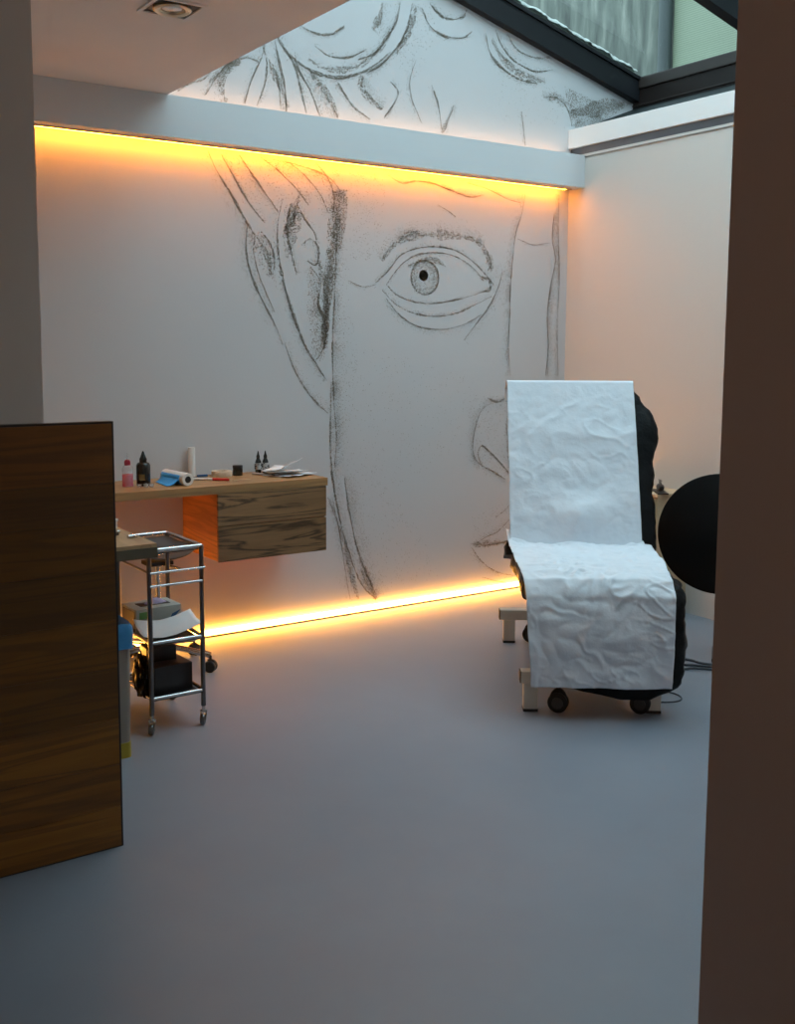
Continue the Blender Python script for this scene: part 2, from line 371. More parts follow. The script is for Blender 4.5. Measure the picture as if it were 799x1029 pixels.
# recessed downlight
t = thing('ceiling_spotlight', 'square recessed spotlight with round lamp in the ceiling', 'ceiling light', (1.52, 3.62, CE))
def Q(mb, name, m, **k): return mb.build(name, m, t, **k)
fr = MB()
for a, b_ in (((-.095, .095), (-.095, -.080)), ((-.095, .095), (.080, .095)), ((-.095, -.080), (-.080, .080)), ((.080, .095), (-.080, .080))):
    fr.box(a[0], a[1], b_[0], b_[1], -0.008, 0)
Q(fr, 'frame', M['ceiling'])
Q(MB().box(-.08, .08, -.08, .08, -0.003, 0.0), 'housing', M['black_plastic'])
Q(MB().lathe([(0.066, 0), (0.068, -0.008), (0.060, -0.014), (0.047, -0.010), (0.044, -0.003)], (0, 0, -0.003), 40), 'lamp_ring', M['lamp_ring'], smooth=40)
Q(MB().lathe([(0.044, -0.002), (0.030, -0.005), (0.0001, -0.006)], (0, 0, -0.003), 32), 'lamp_glass', M['chrome'], smooth=180)
STROKES = [
    ([(2.783, 2.313), (2.758, 2.218), (2.721, 2.112)], 0.0440, 0.0100, 200),
    ([(3.043, 2.356), (3.017, 2.153), (2.979, 1.937), (2.953, 1.721), (2.94, 1.505)], 0.0660, 0.0140, 500),
    ([(2.533, 2.08), (2.59, 1.991), (2.613, 1.889)], 0.0440, 0.0100, 200),
    ([(2.904, 1.976), (2.941, 1.828), (2.953, 1.668), (2.94, 1.505)], 0.0460, 0.0120, 300),
    ([(2.964, 0.678), (3.055, 0.444), (3.121, 0.207), (3.162, 0.075)], 0.0400, 0.0200, 300),
    ([(3.175, 0.317), (3.23, 0.171), (3.285, 0.058)], 0.0440, 0.0140, 300),
    ([(2.846, 3.016), (2.968, 2.984), (3.132, 3.018), (3.286, 3.125), (3.378, 3.266)], 0.0440, 0.0140, 300),
    ([(4.088, 3.317), (4.182, 3.218), (4.34, 3.149), (4.518, 3.139)], 0.0480, 0.0140, 300),
    ([(3.539, 3.411), (3.499, 3.276), (3.406, 3.133)], 0.0400, 0.0140, 260),
    ([(2.275, 2.815), (2.341, 2.882), (2.452, 2.947)], 0.0400, 0.0140, 200),
    ([(2.611, 2.981), (2.668, 2.87), (2.726, 2.757)], 0.0400, 0.0120, 200),
    ([(4.74, 2.989), (4.877, 3.007), (5.052, 3.066), (5.215, 3.099)], 0.0900, 0.0140, 200),
    ([(4.29, 1.203), (4.262, 1.018), (4.284, 0.767)], 0.0400, 0.0200, 300),
    ([(4.005, 0.302), (4.132, 0.302), (4.294, 0.292)], 0.0400, 0.0120, 200),
    ([(4.042, 2.103), (4.097, 2.047), (4.114, 1.977)], 0.0440, 0.0100, 200),
    ([(3.496, 1.972), (3.594, 2.01), (3.694, 2.015), (3.767, 1.984)], 0.0420, 0.0080, 200),
    ([(2.265, 2.485), (2.312, 2.392), (2.388, 2.285), (2.465, 2.166), (2.522, 2.089)], 0.0110, 0.0260, 420),
    ([(2.336, 2.478), (2.412, 2.362), (2.489, 2.249), (2.58, 2.154)], 0.0070, 0.0160, 300),
    ([(2.435, 2.488), (2.514, 2.391), (2.593, 2.298), (2.663, 2.211)], 0.0080, 0.0180, 300),
    ([(2.56, 2.486), (2.664, 2.426), (2.771, 2.343), (2.843, 2.266)], 0.0080, 0.0180, 300),
    ([(2.7, 2.49), (2.82, 2.42), (2.917, 2.325), (2.967, 2.234)], 0.0060, 0.0140, 260),
    ([(2.893, 2.489), (2.967, 2.413), (3.005, 2.311), (2.992, 2.193)], 0.0080, 0.0260, 420),
    ([(2.618, 2.482), (2.784, 2.468), (2.967, 2.423), (3.062, 2.337)], 0.0060, 0.0160, 260),
    ([(2.482, 2.147), (2.47, 2.036), (2.486, 1.925), (2.53, 1.814), (2.588, 1.712), (2.646, 1.609), (2.681, 1.525)], 0.0090, 0.0220, 420),
    ([(2.522, 2.089), (2.515, 1.997), (2.543, 1.886), (2.589, 1.785), (2.635, 1.693)], 0.0060, 0.0220, 420),
    ([(2.557, 2.112), (2.614, 2.044), (2.637, 1.963), (2.625, 1.89)], 0.0080, 0.0180, 380),
    ([(2.687, 2.285), (2.656, 2.149), (2.661, 1.995), (2.696, 1.83), (2.755, 1.664), (2.815, 1.526), (2.889, 1.419), (2.952, 1.331)], 0.0100, 0.0160, 420),
    ([(2.734, 2.263), (2.71, 2.132), (2.733, 2.02), (2.768, 1.896)], 0.0090, 0.0120, 380),
    ([(2.77, 2.271), (2.818, 2.192), (2.88, 2.122), (2.892, 2.06)], 0.0080, 0.0140, 300),
    ([(2.8, 2.055), (2.855, 2.089), (2.904, 2.039), (2.891, 1.954), (2.83, 1.972)], 0.0090, 0.0140, 320),
    ([(2.854, 1.942), (2.916, 1.86), (2.903, 1.742), (2.953, 1.614), (2.927, 1.494), (2.877, 1.43)], 0.0080, 0.0300, 700),
    ([(2.693, 1.531), (2.753, 1.387), (2.851, 1.246), (2.965, 1.145)], 0.0060, 0.0200, 300),
    ([(3.017, 2.365), (3.017, 2.099), (3.004, 1.777), (2.991, 1.506), (3.003, 1.177), (3.016, 1.01), (3.003, 0.843)], 0.0070, 0.0260, 900),
    ([(2.984, 1.32), (2.978, 1.177), (2.977, 0.956), (2.99, 0.788), (3.035, 0.56), (3.108, 0.324), (3.189, 0.153), (3.285, 0.058)], 0.0090, 0.0260, 700),
    ([(3.068, 0.783), (3.108, 0.553), (3.162, 0.347), (3.244, 0.164), (3.299, 0.057)], 0.0070, 0.0360, 800),
    ([(2.99, 0.676), (3.042, 0.446), (3.081, 0.212), (3.108, 0.082)], 0.0050, 0.0220, 300),
    ([(3.318, 1.996), (3.399, 2.089), (3.509, 2.146), (3.664, 2.161), (3.823, 2.166), (3.958, 2.156), (4.05, 2.121)], 0.0620, 0.0300, 900),
    ([(4.05, 2.121), (4.089, 2.07), (4.106, 2.012), (4.083, 1.975)], 0.0100, 0.0220, 400),
    ([(3.278, 1.873), (3.372, 1.955), (3.44, 2.03), (3.551, 2.076), (3.693, 2.095), (3.839, 2.08), (3.96, 2.028), (4.053, 1.962), (4.132, 1.894)], 0.0070, 0.0090, 300),
    ([(3.346, 1.865), (3.413, 1.946), (3.482, 2.005), (3.566, 2.043), (3.708, 2.062), (3.84, 2.046), (3.961, 1.993), (4.054, 1.915)], 0.0060, 0.0070, 260),
    ([(3.346, 1.865), (3.414, 1.811), (3.526, 1.775), (3.668, 1.768), (3.829, 1.79), (3.963, 1.823), (4.07, 1.856), (4.132, 1.894)], 0.0060, 0.0070, 260),
    ([(3.319, 1.831), (3.415, 1.755), (3.54, 1.708), (3.684, 1.694), (3.845, 1.714), (3.995, 1.771), (4.117, 1.822)], 0.0050, 0.0100, 300),
    ([(3.346, 1.787), (3.443, 1.694), (3.569, 1.634), (3.743, 1.619), (3.906, 1.651), (4.042, 1.713)], 0.0050, 0.0160, 300),
    ([(4.038, 1.938), (4.1, 1.917), (4.101, 1.857), (4.039, 1.849)], 0.0100, 0.0070, 160),
    ([(3.094, 1.877), (3.185, 1.848), (3.278, 1.862)], 0.0040, 0.0100, 160),
    ([(4.201, 1.981), (4.163, 1.871), (4.088, 1.75), (3.997, 1.653), (3.907, 1.557)], 0.0050, 0.0180, 260),
    ([(3.356, 2.47), (3.451, 2.435), (3.562, 2.456), (3.703, 2.446), (3.791, 2.42)], 0.0070, 0.0120, 220),
    ([(3.632, 2.462), (3.776, 2.43), (3.939, 2.398), (4.044, 2.418)], 0.0060, 0.0120, 200),
    ([(3.705, 2.334), (3.778, 2.305), (3.837, 2.275)], 0.0060, 0.0080, 120),
    ([(3.922, 2.477), (4.074, 2.456), (4.231, 2.41), (4.342, 2.396)], 0.0050, 0.0100, 200),
    ([(4.373, 2.446), (4.344, 2.324), (4.299, 2.201), (4.279, 2.044), (4.266, 1.875), (4.263, 1.693), (4.259, 1.511), (4.279, 1.339)], 0.0060, 0.0220, 800),
    ([(4.615, 2.356), (4.603, 2.196), (4.633, 2.062), (4.595, 1.887), (4.575, 1.7), (4.589, 1.512), (4.569, 1.336)], 0.0070, 0.0220, 800),
    ([(4.316, 2.178), (4.446, 2.15), (4.579, 2.17)], 0.0030, 0.0080, 90),
    ([(4.654, 2.469), (4.652, 2.26), (4.67, 1.952), (4.662, 1.638), (4.68, 1.335)], 0.0050, 0.0140, 460),
    ([(4.13, 1.176), (4.053, 1.136), (4.008, 1.04), (3.986, 0.931), (4.003, 0.845), (4.059, 0.793)], 0.0060, 0.0200, 520),
    ([(4.059, 0.793), (4.026, 0.868), (4.057, 0.916), (4.12, 0.876), (4.202, 0.809), (4.284, 0.729)], 0.0070, 0.0090, 260),
    ([(4.059, 0.793), (4.155, 0.75), (4.253, 0.694)], 0.0050, 0.0090, 160),
    ([(4.098, 1.207), (4.178, 1.181), (4.241, 1.204)], 0.0080, 0.0140, 200),
    ([(4.005, 0.302), (4.099, 0.343), (4.195, 0.371), (4.291, 0.438)], 0.0050, 0.0120, 300),
    ([(3.981, 0.317), (4.084, 0.294), (4.196, 0.295), (4.31, 0.309)], 0.0060, 0.0090, 260),
    ([(3.99, 0.291), (4.054, 0.209), (4.151, 0.136), (4.266, 0.09), (4.366, 0.072)], 0.0060, 0.0140, 360),
    ([(4.177, 0.461), (4.257, 0.505), (4.305, 0.551)], 0.0040, 0.0100, 140),
    ([(4.08, 0.093), (4.201, 0.053), (4.334, 0.024)], 0.0040, 0.0100, 160),
    ([(2.105, 2.754), (2.169, 2.8), (2.243, 2.83), (2.298, 2.885)], 0.0070, 0.0140, 240),
    ([(2.253, 2.754), (2.308, 2.839), (2.374, 2.916), (2.475, 2.97), (2.554, 2.962)], 0.0080, 0.0140, 240),
    ([(2.372, 2.741), (2.34, 2.814), (2.374, 2.897), (2.452, 2.947)], 0.0420, 0.0240, 700),
    ([(2.472, 2.744), (2.507, 2.857), (2.565, 2.974), (2.589, 3.056)], 0.0060, 0.0120, 240),
    ([(2.54, 2.743), (2.587, 2.858), (2.599, 2.969), (2.577, 3.044)], 0.0060, 0.0100, 220),
    ([(2.679, 2.741), (2.668, 2.86), (2.634, 2.954)], 0.0060, 0.0100, 200),
    ([(2.714, 2.735), (2.703, 2.855), (2.669, 2.989), (2.646, 3.085)], 0.0100, 0.0140, 320),
    ([(2.833, 2.735), (2.798, 2.857), (2.763, 2.974), (2.693, 3.053), (2.658, 3.107)], 0.0090, 0.0140, 340),
    ([(2.918, 2.73), (2.858, 2.855), (2.786, 2.957), (2.763, 3.044)], 0.0070, 0.0120, 240),
    ([(2.67, 3.099), (2.728, 3.028), (2.81, 2.981), (2.907, 2.954), (3.03, 2.951), (3.157, 2.99), (3.26, 3.047), (3.366, 3.137)], 0.0110, 0.0120, 420),
    ([(2.799, 3.18), (2.895, 3.156), (2.993, 3.172), (3.068, 3.225)], 0.0100, 0.0100, 260),
    ([(2.883, 3.093), (2.969, 3.055), (3.093, 3.064), (3.208, 3.123)], 0.0080, 0.0100, 240),
    ([(3.03, 2.744), (2.98, 2.831), (2.919, 2.905), (2.858, 2.957)], 0.0600, 0.0340, 1500),
    ([(3.235, 2.758), (3.132, 2.809), (3.068, 2.873), (3.018, 2.939)], 0.0080, 0.0140, 320),
    ([(3.314, 2.821), (3.235, 2.864), (3.17, 2.919), (3.183, 2.983)], 0.0620, 0.0280, 1300),
    ([(3.328, 2.78), (3.394, 2.864), (3.42, 2.932), (3.366, 2.978)], 0.0100, 0.0140, 320),
    ([(3.431, 3.413), (3.405, 3.303), (3.339, 3.197), (3.26, 3.11), (3.157, 3.063)], 0.0090, 0.0120, 320),
    ([(3.311, 3.392), (3.299, 3.316), (3.247, 3.234)], 0.0500, 0.0260, 900),
    ([(3.512, 3.417), (3.485, 3.295), (3.419, 3.178), (3.313, 3.066), (3.209, 2.998)], 0.0090, 0.0140, 360),
    ([(3.635, 3.439), (3.734, 3.38), (3.863, 3.403), (3.906, 3.465)], 0.0100, 0.0120, 320),
    ([(3.58, 3.408), (3.637, 3.32), (3.736, 3.282), (3.865, 3.292), (3.938, 3.338)], 0.0080, 0.0100, 280),
    ([(4.042, 3.344), (4.074, 3.247), (4.167, 3.17), (4.309, 3.122), (4.453, 3.118)], 0.0130, 0.0140, 420),
    ([(4.117, 3.378), (4.165, 3.295), (4.275, 3.221), (4.435, 3.186), (4.581, 3.219)], 0.0090, 0.0120, 320),
    ([(4.209, 3.371), (4.289, 3.292), (4.433, 3.268), (4.579, 3.302), (4.66, 3.362)], 0.0080, 0.0100, 280),
    ([(4.287, 3.372), (4.415, 3.335), (4.544, 3.367), (4.608, 3.425)], 0.0060, 0.0100, 220),
    ([(3.654, 2.996), (3.698, 2.903), (3.728, 2.762)], 0.0070, 0.0140, 260),
    ([(3.813, 2.907), (3.77, 2.823), (3.728, 2.74)], 0.0400, 0.0160, 360),
    ([(4.366, 2.742), (4.347, 2.846), (4.329, 2.938)], 0.0040, 0.0140, 200),
    ([(3.542, 3.121), (3.501, 3.007), (3.516, 2.901), (3.586, 2.779)], 0.0040, 0.0160, 240),
    ([(4.504, 3.043), (4.603, 3.056), (4.688, 3.019), (4.742, 2.929), (4.755, 2.772)], 0.0060, 0.0180, 420),
]
PATCHES = [
    ([(2.998, 2.352), (3.094, 2.371), (3.081, 2.183), (3.03, 1.982), (2.991, 1.776), (2.953, 1.614), (2.915, 1.494), (2.928, 1.774), (2.954, 2.042), (2.967, 2.229)], 30000),
    ([(2.699, 2.255), (2.758, 2.27), (2.8, 2.211), (2.794, 2.127), (2.745, 2.031), (2.708, 1.966), (2.685, 2.079)], 34000),
    ([(2.499, 2.088), (2.58, 2.083), (2.638, 2.014), (2.636, 1.859), (2.578, 1.888), (2.532, 1.957)], 14000),
    ([(2.854, 1.952), (2.928, 1.871), (2.966, 1.679), (2.965, 1.495), (2.915, 1.419), (2.865, 1.516), (2.828, 1.708)], 14000),
    ([(2.302, 2.46), (3.03, 2.498), (3.062, 2.411), (2.917, 2.325), (2.783, 2.293), (2.604, 2.258), (2.466, 2.237), (2.367, 2.338)], 4200),
    ([(3.094, 2.467), (3.342, 2.469), (3.317, 2.172), (3.238, 1.993), (3.107, 1.997)], 4200),
    ([(3.004, 1.777), (3.133, 1.671), (3.16, 1.34), (3.081, 1.007), (3.016, 1.01)], 3600),
    ([(4.067, 2.022), (4.255, 2.043), (4.26, 1.814), (4.136, 1.703)], 5000),
    ([(3.943, 1.211), (4.273, 1.228), (4.285, 0.704), (4.092, 0.729), (3.964, 0.896)], 4200),
    ([(3.986, 0.478), (4.304, 0.577), (4.327, 0.321), (4.005, 0.315)], 3000),
    ([(4.667, 3.136), (4.963, 3.079), (5.27, 3.106), (4.968, 2.932), (4.796, 2.862), (4.741, 2.965)], 26000),
    ([(4.487, 3.052), (4.618, 3.094), (4.721, 3.035), (4.671, 3.005), (4.554, 3.026)], 22000),
    ([(3.029, 1.56), (4.018, 1.33), (4.025, 0.966), (3.297, 0.653), (3.068, 0.84)], 900),
    ([(3.068, 0.952), (3.296, 0.768), (3.654, 0.386), (3.732, 0.135), (3.299, 0.092), (3.135, 0.437)], 1500),
    ([(4.136, 3.211), (4.617, 3.141), (4.709, 2.877), (4.143, 2.868)], 900),
    ([(3.498, 3.425), (3.635, 3.439), (3.693, 3.308), (3.556, 3.015), (3.42, 3.05)], 2600),
]
IRIS = (3.616, 1.915)
EYE_EDGE=(3.761, 1.921)
# ------------------------------------------------------------------ wall drawing: loose generic line portrait, strokes lie on the wall
def catmull(pts, step=0.012):
    P_ = [Vector((p[0], p[1], 0)) for p in pts]
    P_ = [P_[0]*2-P_[1]]+P_+[P_[-1]*2-P_[-2]]
    out = []
    for i in range(1, len(P_)-2):
        a, b_, c, d = P_[i-1:i+3]; n = max(2, int((c-b_).length/step))
        for k in range(n):
            t = k/n
            out.append(0.5*((2*b_)+(-a+c)*t+(2*a-5*b_+4*c-d)*t*t+(-a+3*b_-3*c+d)*t*t*t))
    out.append(P_[-2]); return out
def blocked(x, z):
    if z > 2.49 and z < 2.69: return True
    if z < 0.04: return True
    if x > 4.72 and z < 2.9: return True
    return False
YI = D-0.0012
DV = []; DF = []
def dot(x, z, r):
    if blocked(x, z) or z > roofz(x)-0.01: return
    n = 5; a0 = random.random()*6; k0 = len(DV)
    for k in range(n):
        DV.append((x+r*math.cos(a0+2*PI*k/n)*random.uniform(.6, 1.3), YI, z+r*math.sin(a0+2*PI*k/n)*random.uniform(.6, 1.3)))
    DF.append(tuple(range(k0, k0+n)))
def stroke(pts, w, sp, dn, seed=0.0, taper=True):
    """a grainy line: dense grit along the path plus a loose halo on its shaded side"""
    c = catmull(pts, 0.006); n = len(c)
    side = 1 if noise.noise((seed*3.1, 0.3, 0.7)) > 0 else -1
    for i in range(n-1):
        p = c[i]; t = (c[i+1]-p)
        if t.length < 1e-6: continue
        L_ = t.length; t.normalize(); nn = Vector((-t.y, t.x, 0)); s = i/(n-1)
        k = (0.30+0.70*math.sin(PI*s)**0.6) if taper else 1
        prs = max(0.25, 0.75+0.8*noise.noise((p.x*9+seed, p.y*9, 1)))*(0.35 if noise.noise((p.x*45+seed, p.y*45, 6)) > 0.28 else 1)          # pencil pressure
        ww = w*k*prs
        for _ in range(int(L_*(GR*max(ww, 0.002)/0.004 if w < 0.04 else 42000*ww)+random.random())):
            q = p+t*random.uniform(0, L_)+nn*random.uniform(-0.5, 0.5)*ww
            dot(q.x, q.y, random.uniform(0.0013, 0.0028))
        for _ in range(int(L_*dn*0.9*prs+random.random())):
            q = p+nn*side*abs(random.gauss(0, sp*0.9))
            dot(q.x, q.y, random.uniform(0.0009, 0.0021))
GR = 380
def inside(x, z, poly):
    r = False; j = len(poly)-1
    for i in range(len(poly)):
        xi, zi = poly[i]; xj, zj = poly[j]
        if (zi > z) != (zj > z) and x < (xj-xi)*(z-zi)/(zj-zi)+xi: r = not r
        j = i
    return r
for q, (pts, w_, sp, dn) in enumerate(STROKES): stroke(pts, w_*(1.7 if w_ < 0.03 else 1), sp*1.2, dn*2.6, q*1.37)
for poly, dn in PATCHES:
    xs = [p[0] for p in poly]; zs = [p[1] for p in poly]
    A = (max(xs)-min(xs))*(max(zs)-min(zs))
    for _ in range(int(A*dn*1.7)):
        x = random.uniform(min(xs), max(xs)); z = random.uniform(min(zs), max(zs))
        if inside(x, z, poly) and random.random() < 0.55+0.9*noise.noise((x*22, z*22, 2)): dot(x, z, random.uniform(0.0012, 0.0030) if dn > 10000 else random.uniform(0.0009, 0.0024))
# plain round iris and pupil, shading in the eye
ix, iz = IRIS
for r_, w_ in ((0.100, 0.006), (0.094, 0.004)):
    stroke([(ix+r_*math.cos(a*PI/8), iz+r_*math.sin(a*PI/8)) for a in range(17)], w_, 0.008, 300, r_*50, False)
for _ in range(2600):
    a = random.random()*2*PI; rr_ = 0.1*math.sqrt(random.random()); 
    if random.random() < (0.25 if rr_ < 0.06 else 0.55): dot(ix+rr_*math.cos(a), iz+rr_*math.sin(a), 0.0016)
for _ in range(420):
    a = random.random()*2*PI; rr_ = 0.030*math.sqrt(random.random()); dot(ix-0.01+rr_*math.cos(a), iz+0.012+rr_*math.sin(a), 0.0035)
me = bpy.data.meshes.new('wall_drawing'); me.from_pydata(DV, [], DF); me.update(); me.materials.append(M['ink'])
o = bpy.data.objects.new('wall_drawing', me); C.objects.link(o)
print('drawing dots', len(DF))
tag(o, 'large grey stippled drawing of a face with one eye covering the far wall', 'mural')

# ------------------------------------------------------------------ plank panel in the foreground
t = thing('plank_screen', 'dark horizontal-plank wooden screen standing at the left foreground', 'screen', (0.42, 2.97, 0))
P(MB().box(-0.30, 1.037, 2.955, 2.985, 0.0, 1.290, bev=0.0015), 'black_edging', M['black_plastic'], t)['label'] = 'thin black edging'
pb = MB(); zb = [0.004, 0.129, 0.258, 0.400, 0.555, 0.703, 0.851, 0.993, 1.109, 1.284]
for a, b_ in zip(zb, zb[1:]): pb.box(-0.296, 1.030, 2.951, 2.956, a+0.0006, b_-0.0006, bev=0.0006, seg=1)
P(pb, 'plank_facing', M['panel_wood'], t)

# ------------------------------------------------------------------ floating counter and drawer cabinet
o = box(0.945, 2.705, 4.54, D-0.001, 0.812, 0.852, bev=0.002).build('floating_worktop', M['top_wood'])
tag(o, 'long oak worktop floating along the mural wall', 'worktop')
t = thing('drawer_cabinet', 'wall-hung two-drawer cabinet with spalted wood fronts under the worktop', 'cabinet', (2.4, 4.75, 0.48))
P(MB().box(2.097, 2.692, 4.555, D-0.001, 0.482, 0.811, bev=0.001), 'body', M['side_wood'], t)['label'] = 'orange-brown cabinet side'
for z0, z1 in ((0.480, 0.651), (0.656, 0.811)):
    P(MB().box(2.095, 2.694, 4.538, 4.554, z0, z1, bev=0.0012), 'drawer', M['drawer_wood'], t)
# desk
t = thing('side_desk', 'pale oak desk with a thick grey-green edge behind the wooden panel', 'desk', (1.17, 3.9, 0))
P(MB().box(0.945, 1.398, 3.555, 4.30, 0.786, 0.800, bev=0.001), 'desk_top', M['desk_wood'], t)
P(MB().box(0.945, 1.400, 3.552, 4.30, 0.748, 0.786, bev=0.001), 'desk_edge', M['desk_edge'], t)['label'] = 'grey-green edge board'
for y in (3.60, 4.26): P(MB().box(0.955, 0.995, y-0.02, y+0.02, 0, 0.748), 'leg', M['steel_dark'], t)
P(MB().box(0.945, 0.965, 3.62, 4.24, 0.60, 0.748), 'wall_rail', M['desk_edge'], t)

# ------------------------------------------------------------------ objects on the worktop
def bottle_small(loc, label, name='ink_bottle'):
    t = thing(name, label, 'bottle', loc, 0, 'small black bottles on the worktop')
    MB().lathe([(0.0145, 0), (0.0155, 0.003), (0.0155, 0.062), (0.011, 0.074), (0.008, 0.078), (0.008, 0.080)], n=20).build('body', M['black_ink'], t, smooth=40)
    MB().lathe([(0.0158, 0.022), (0.0158, 0.056)], n=20).build('label_print', M['label_grey'], t, smooth=40)
    MB().lathe([(0.0090, 0.078), (0.0095, 0.092), (0.006, 0.100), (0.0022, 0.118), (0.0001, 0.119)], n=18).build('cap', M['black_ink'], t, smooth=40)
    # darker broken print over the pale band
    g = MB()
    random.seed(int(loc[0]*1000))
    for k in range(26):
        a = random.random()*2*PI; z = random.uniform(0.024, 0.052)
        c = Vector((0.0158*math.cos(a), 0.0158*math.sin(a), z)); g.box(c.x-0.003, c.x+0.003, c.y-0.003, c.y+0.003, z-0.002, z+0.003)
    g.build('print_marks', M['black_ink'], t)
    return t
ZC = 0.852
bottle_small((2.486, 4.885, ZC), 'small black tattoo ink bottle, left one of the close pair before the papers')
bottle_small((2.526, 4.880, ZC), 'small black tattoo ink bottle, right one of the close pair before the papers')
t = thing('squeeze_bottle', 'clear squeeze bottle half full of pink liquid with red cap', 'bottle', (1.728, 4.745, ZC))
MB().lathe([(0.023, 0), (0.025, 0.003), (0.025, 0.058)], n=24).build('pink_liquid', M['pink_liquid'], t, smooth=40)['label'] = 'pink liquid'
MB().lathe([(0.0255, 0.0), (0.0255, 0.085), (0.020, 0.098), (0.012, 0.104)], n=24).build('body', M['clear_plastic'], t, smooth=40)['label'] = 'clear bottle wall'
MB().lathe([(0.0145, 0.100), (0.0150, 0.118), (0.010, 0.127)], n=20).build('cap', M['red_cap'], t, smooth=40)['label'] = 'dark red cap'
MB().lathe([(0.007, 0.127), (0.003, 0.158), (0.002, 0.160)], n=14).build('nozzle', M['clear_plastic'], t, smooth=40)
t = thing('ink_bottle', 'large black bottle with pointed black cap and brown label', 'bottle', (1.800, 4.730, ZC))
MB().lathe([(0.031, 0), (0.033, 0.004), (0.033, 0.098), (0.028, 0.108), (0.016, 0.114)], n=28).build('body', M['black_ink'], t, smooth=40)
lb = MB(); ga = []
for i in range(9):
    a = -2.6+0.85*i/8; ga.append([(0.0335*math.cos(a), 0.0335*math.sin(a), z) for z in (0.03, 0.058)])
lb.sheet(ga).build('bottle_label', M['label_gold'], t, smooth=180)['label'] = 'brown gold label'
MB().lathe([(0.017, 0.112), (0.018, 0.128), (0.012, 0.140), (0.004, 0.164), (0.0001, 0.166)], n=20).build('cap', M['black_ink'], t, smooth=40)
MB().lathe([(0.0165, 0.110), (0.0165, 0.116)], n=20).build('neck_ring', M['clear_plastic'], t, smooth=40)
for i, (x, y, h, lab) in enumerate(((1.755, 4.668, 0.016, 'tiny clear ink cup, leftmost of the row before the black bottle'), (1.782, 4.655, 0.019, 'tiny clear ink cup in the middle of the row before the black bottle'), (1.812, 4.660, 0.017, 'tiny clear ink cup, rightmost of the row before the black bottle'))):
    o = MB().lathe([(0.0001, 0), (0.010, 0), (0.013, h), (0.0115, h), (0.009, 0.003), (0.0001, 0.003)], n=18).build('ink_cup', M['clear_plastic'], None, smooth=40, loc=(x, y, ZC))
    tag(o, lab, 'cup', 'tiny clear cups on the worktop')
# film roll lying on the worktop with a loose blue sheet
t = thing('film_roll', 'white roll lying on the worktop with a bright blue film hanging off it', 'roll', (1.95, 4.70, ZC), 0)
p0 = Vector((1.975, 4.610, ZC+0.030)); p1 = Vector((1.958, 4.845, ZC+0.030))
ax = (p1-p0).normalized()
rl = MB(); Lr = (p1-p0).length
rl.lathe([(0.016, 0), (0.029, 0), (0.030, 0.002), (0.030, Lr-0.002), (0.029, Lr), (0.016, Lr), (0.016, 0)], p0, 32, axis=ax)
P(rl, 'paper_roll', M['white_plastic'], t, smooth=40)
ic = MB(); ic.lathe([(0.017, 0.001), (0.015, 0.001), (0.015, Lr-0.001), (0.017, Lr-0.001)], p0, 24, axis=ax); ic.cyl(p0+ax*0.02, p0+ax*0.022, 0.0155)
P(ic, 'core', M['black_plastic'], t)['label'] = 'black hollow core'
fs = []
for i in range(14):
    s = i/13; row = []
    for j in range(9):
        v = j/8; base = p0+ax*(0.03+0.19*v)
        if s < 0.35:
            a = math.radians(60+ 330*0.35*s/0.35*1.0); off = Vector((-math.sin(a*0.9)*0.0325, 0, math.cos(a*0.9)*0.0325))
            pt = base+off
        else:
            q = (s-0.35)/0.65
            pt = Vector((base.x-0.030-0.060*q*(1.1-0.5*v), base.y-0.01*q, ZC+0.0025+0.028*(1-q)**2+0.006*abs(noise.noise((q*4, v*4, 3)))))
        row.append(pt)
    fs.append(row)
g = MB(); g.sheet(fs, 0.001); P(g, 'blue_film', M['blue_plastic'], t, smooth=180)['label'] = 'bright blue film'
o = MB().lathe([(0.009, 0), (0.0185, 0), (0.0185, 0.150), (0.009, 0.150), (0.009, 0)], n=24).build('paper_tube', M['white_plastic'], None, smooth=40, loc=(2.135, 4.935, ZC))
tag(o, 'narrow white tube standing upright against the mural wall', 'tube')
o = MB().lathe([(0.030, 0), (0.052, 0), (0.053, 0.002), (0.053, 0.026), (0.052, 0.028), (0.030, 0.028), (0.030, 0)], n=36).build('tape_roll', M['tape_beige'], None, smooth=40, loc=(2.275, 4.880, ZC))
tag(o, 'beige tape roll lying flat beside the black jar', 'tape')
t = thing('tweezers', 'slim dark blue-grey tweezers lying behind the white pen', 'tweezers', (2.17, 4.89, ZC))
MB().box(-0.05, 0.03, -0.004, 0.004, 0.0, 0.004, rot=None).build('arm', M['steel_dark'], t); MB().box(-0.02, 0.035, 0.006, 0.016, 0.0, 0.012, bev=0.002).build('grip', M['navy_print'], t)
t = thing('tattoo_pen', 'long white pen with a red grip lying on the worktop', 'pen', (2.15, 4.74, ZC+0.007), math.radians(-42))
MB().cyl((-0.13, 0, 0), (0.01, 0, 0), 0.0055, 0.0065).build('barrel', M['white_plastic'], t, smooth=40)
MB().lathe([(0.0001, -0.001), (0.0065, 0), (0.0072, 0.02), (0.0065, 0.075), (0.004, 0.085), (0.0001, 0.086)], (0.01, 0, 0), 20, axis=(1, 0, 0)).build('grip', M['red_grip'], t, smooth=40)['label'] = 'red grip'
t = thing('small_jar', 'small black jar with a flat lid beside the tape roll', 'jar', (2.358, 4.865, ZC))
MB().lathe([(0.024, 0), (0.0255, 0.002), (0.0255, 0.038), (0.024, 0.039)], n=28).build('body', M['black_ink'], t, smooth=40)
MB().lathe([(0.0265, 0.039), (0.0265, 0.052), (0.025, 0.053), (0.0001, 0.053)], n=28).build('lid', M['black_plastic'], t, smooth=40)
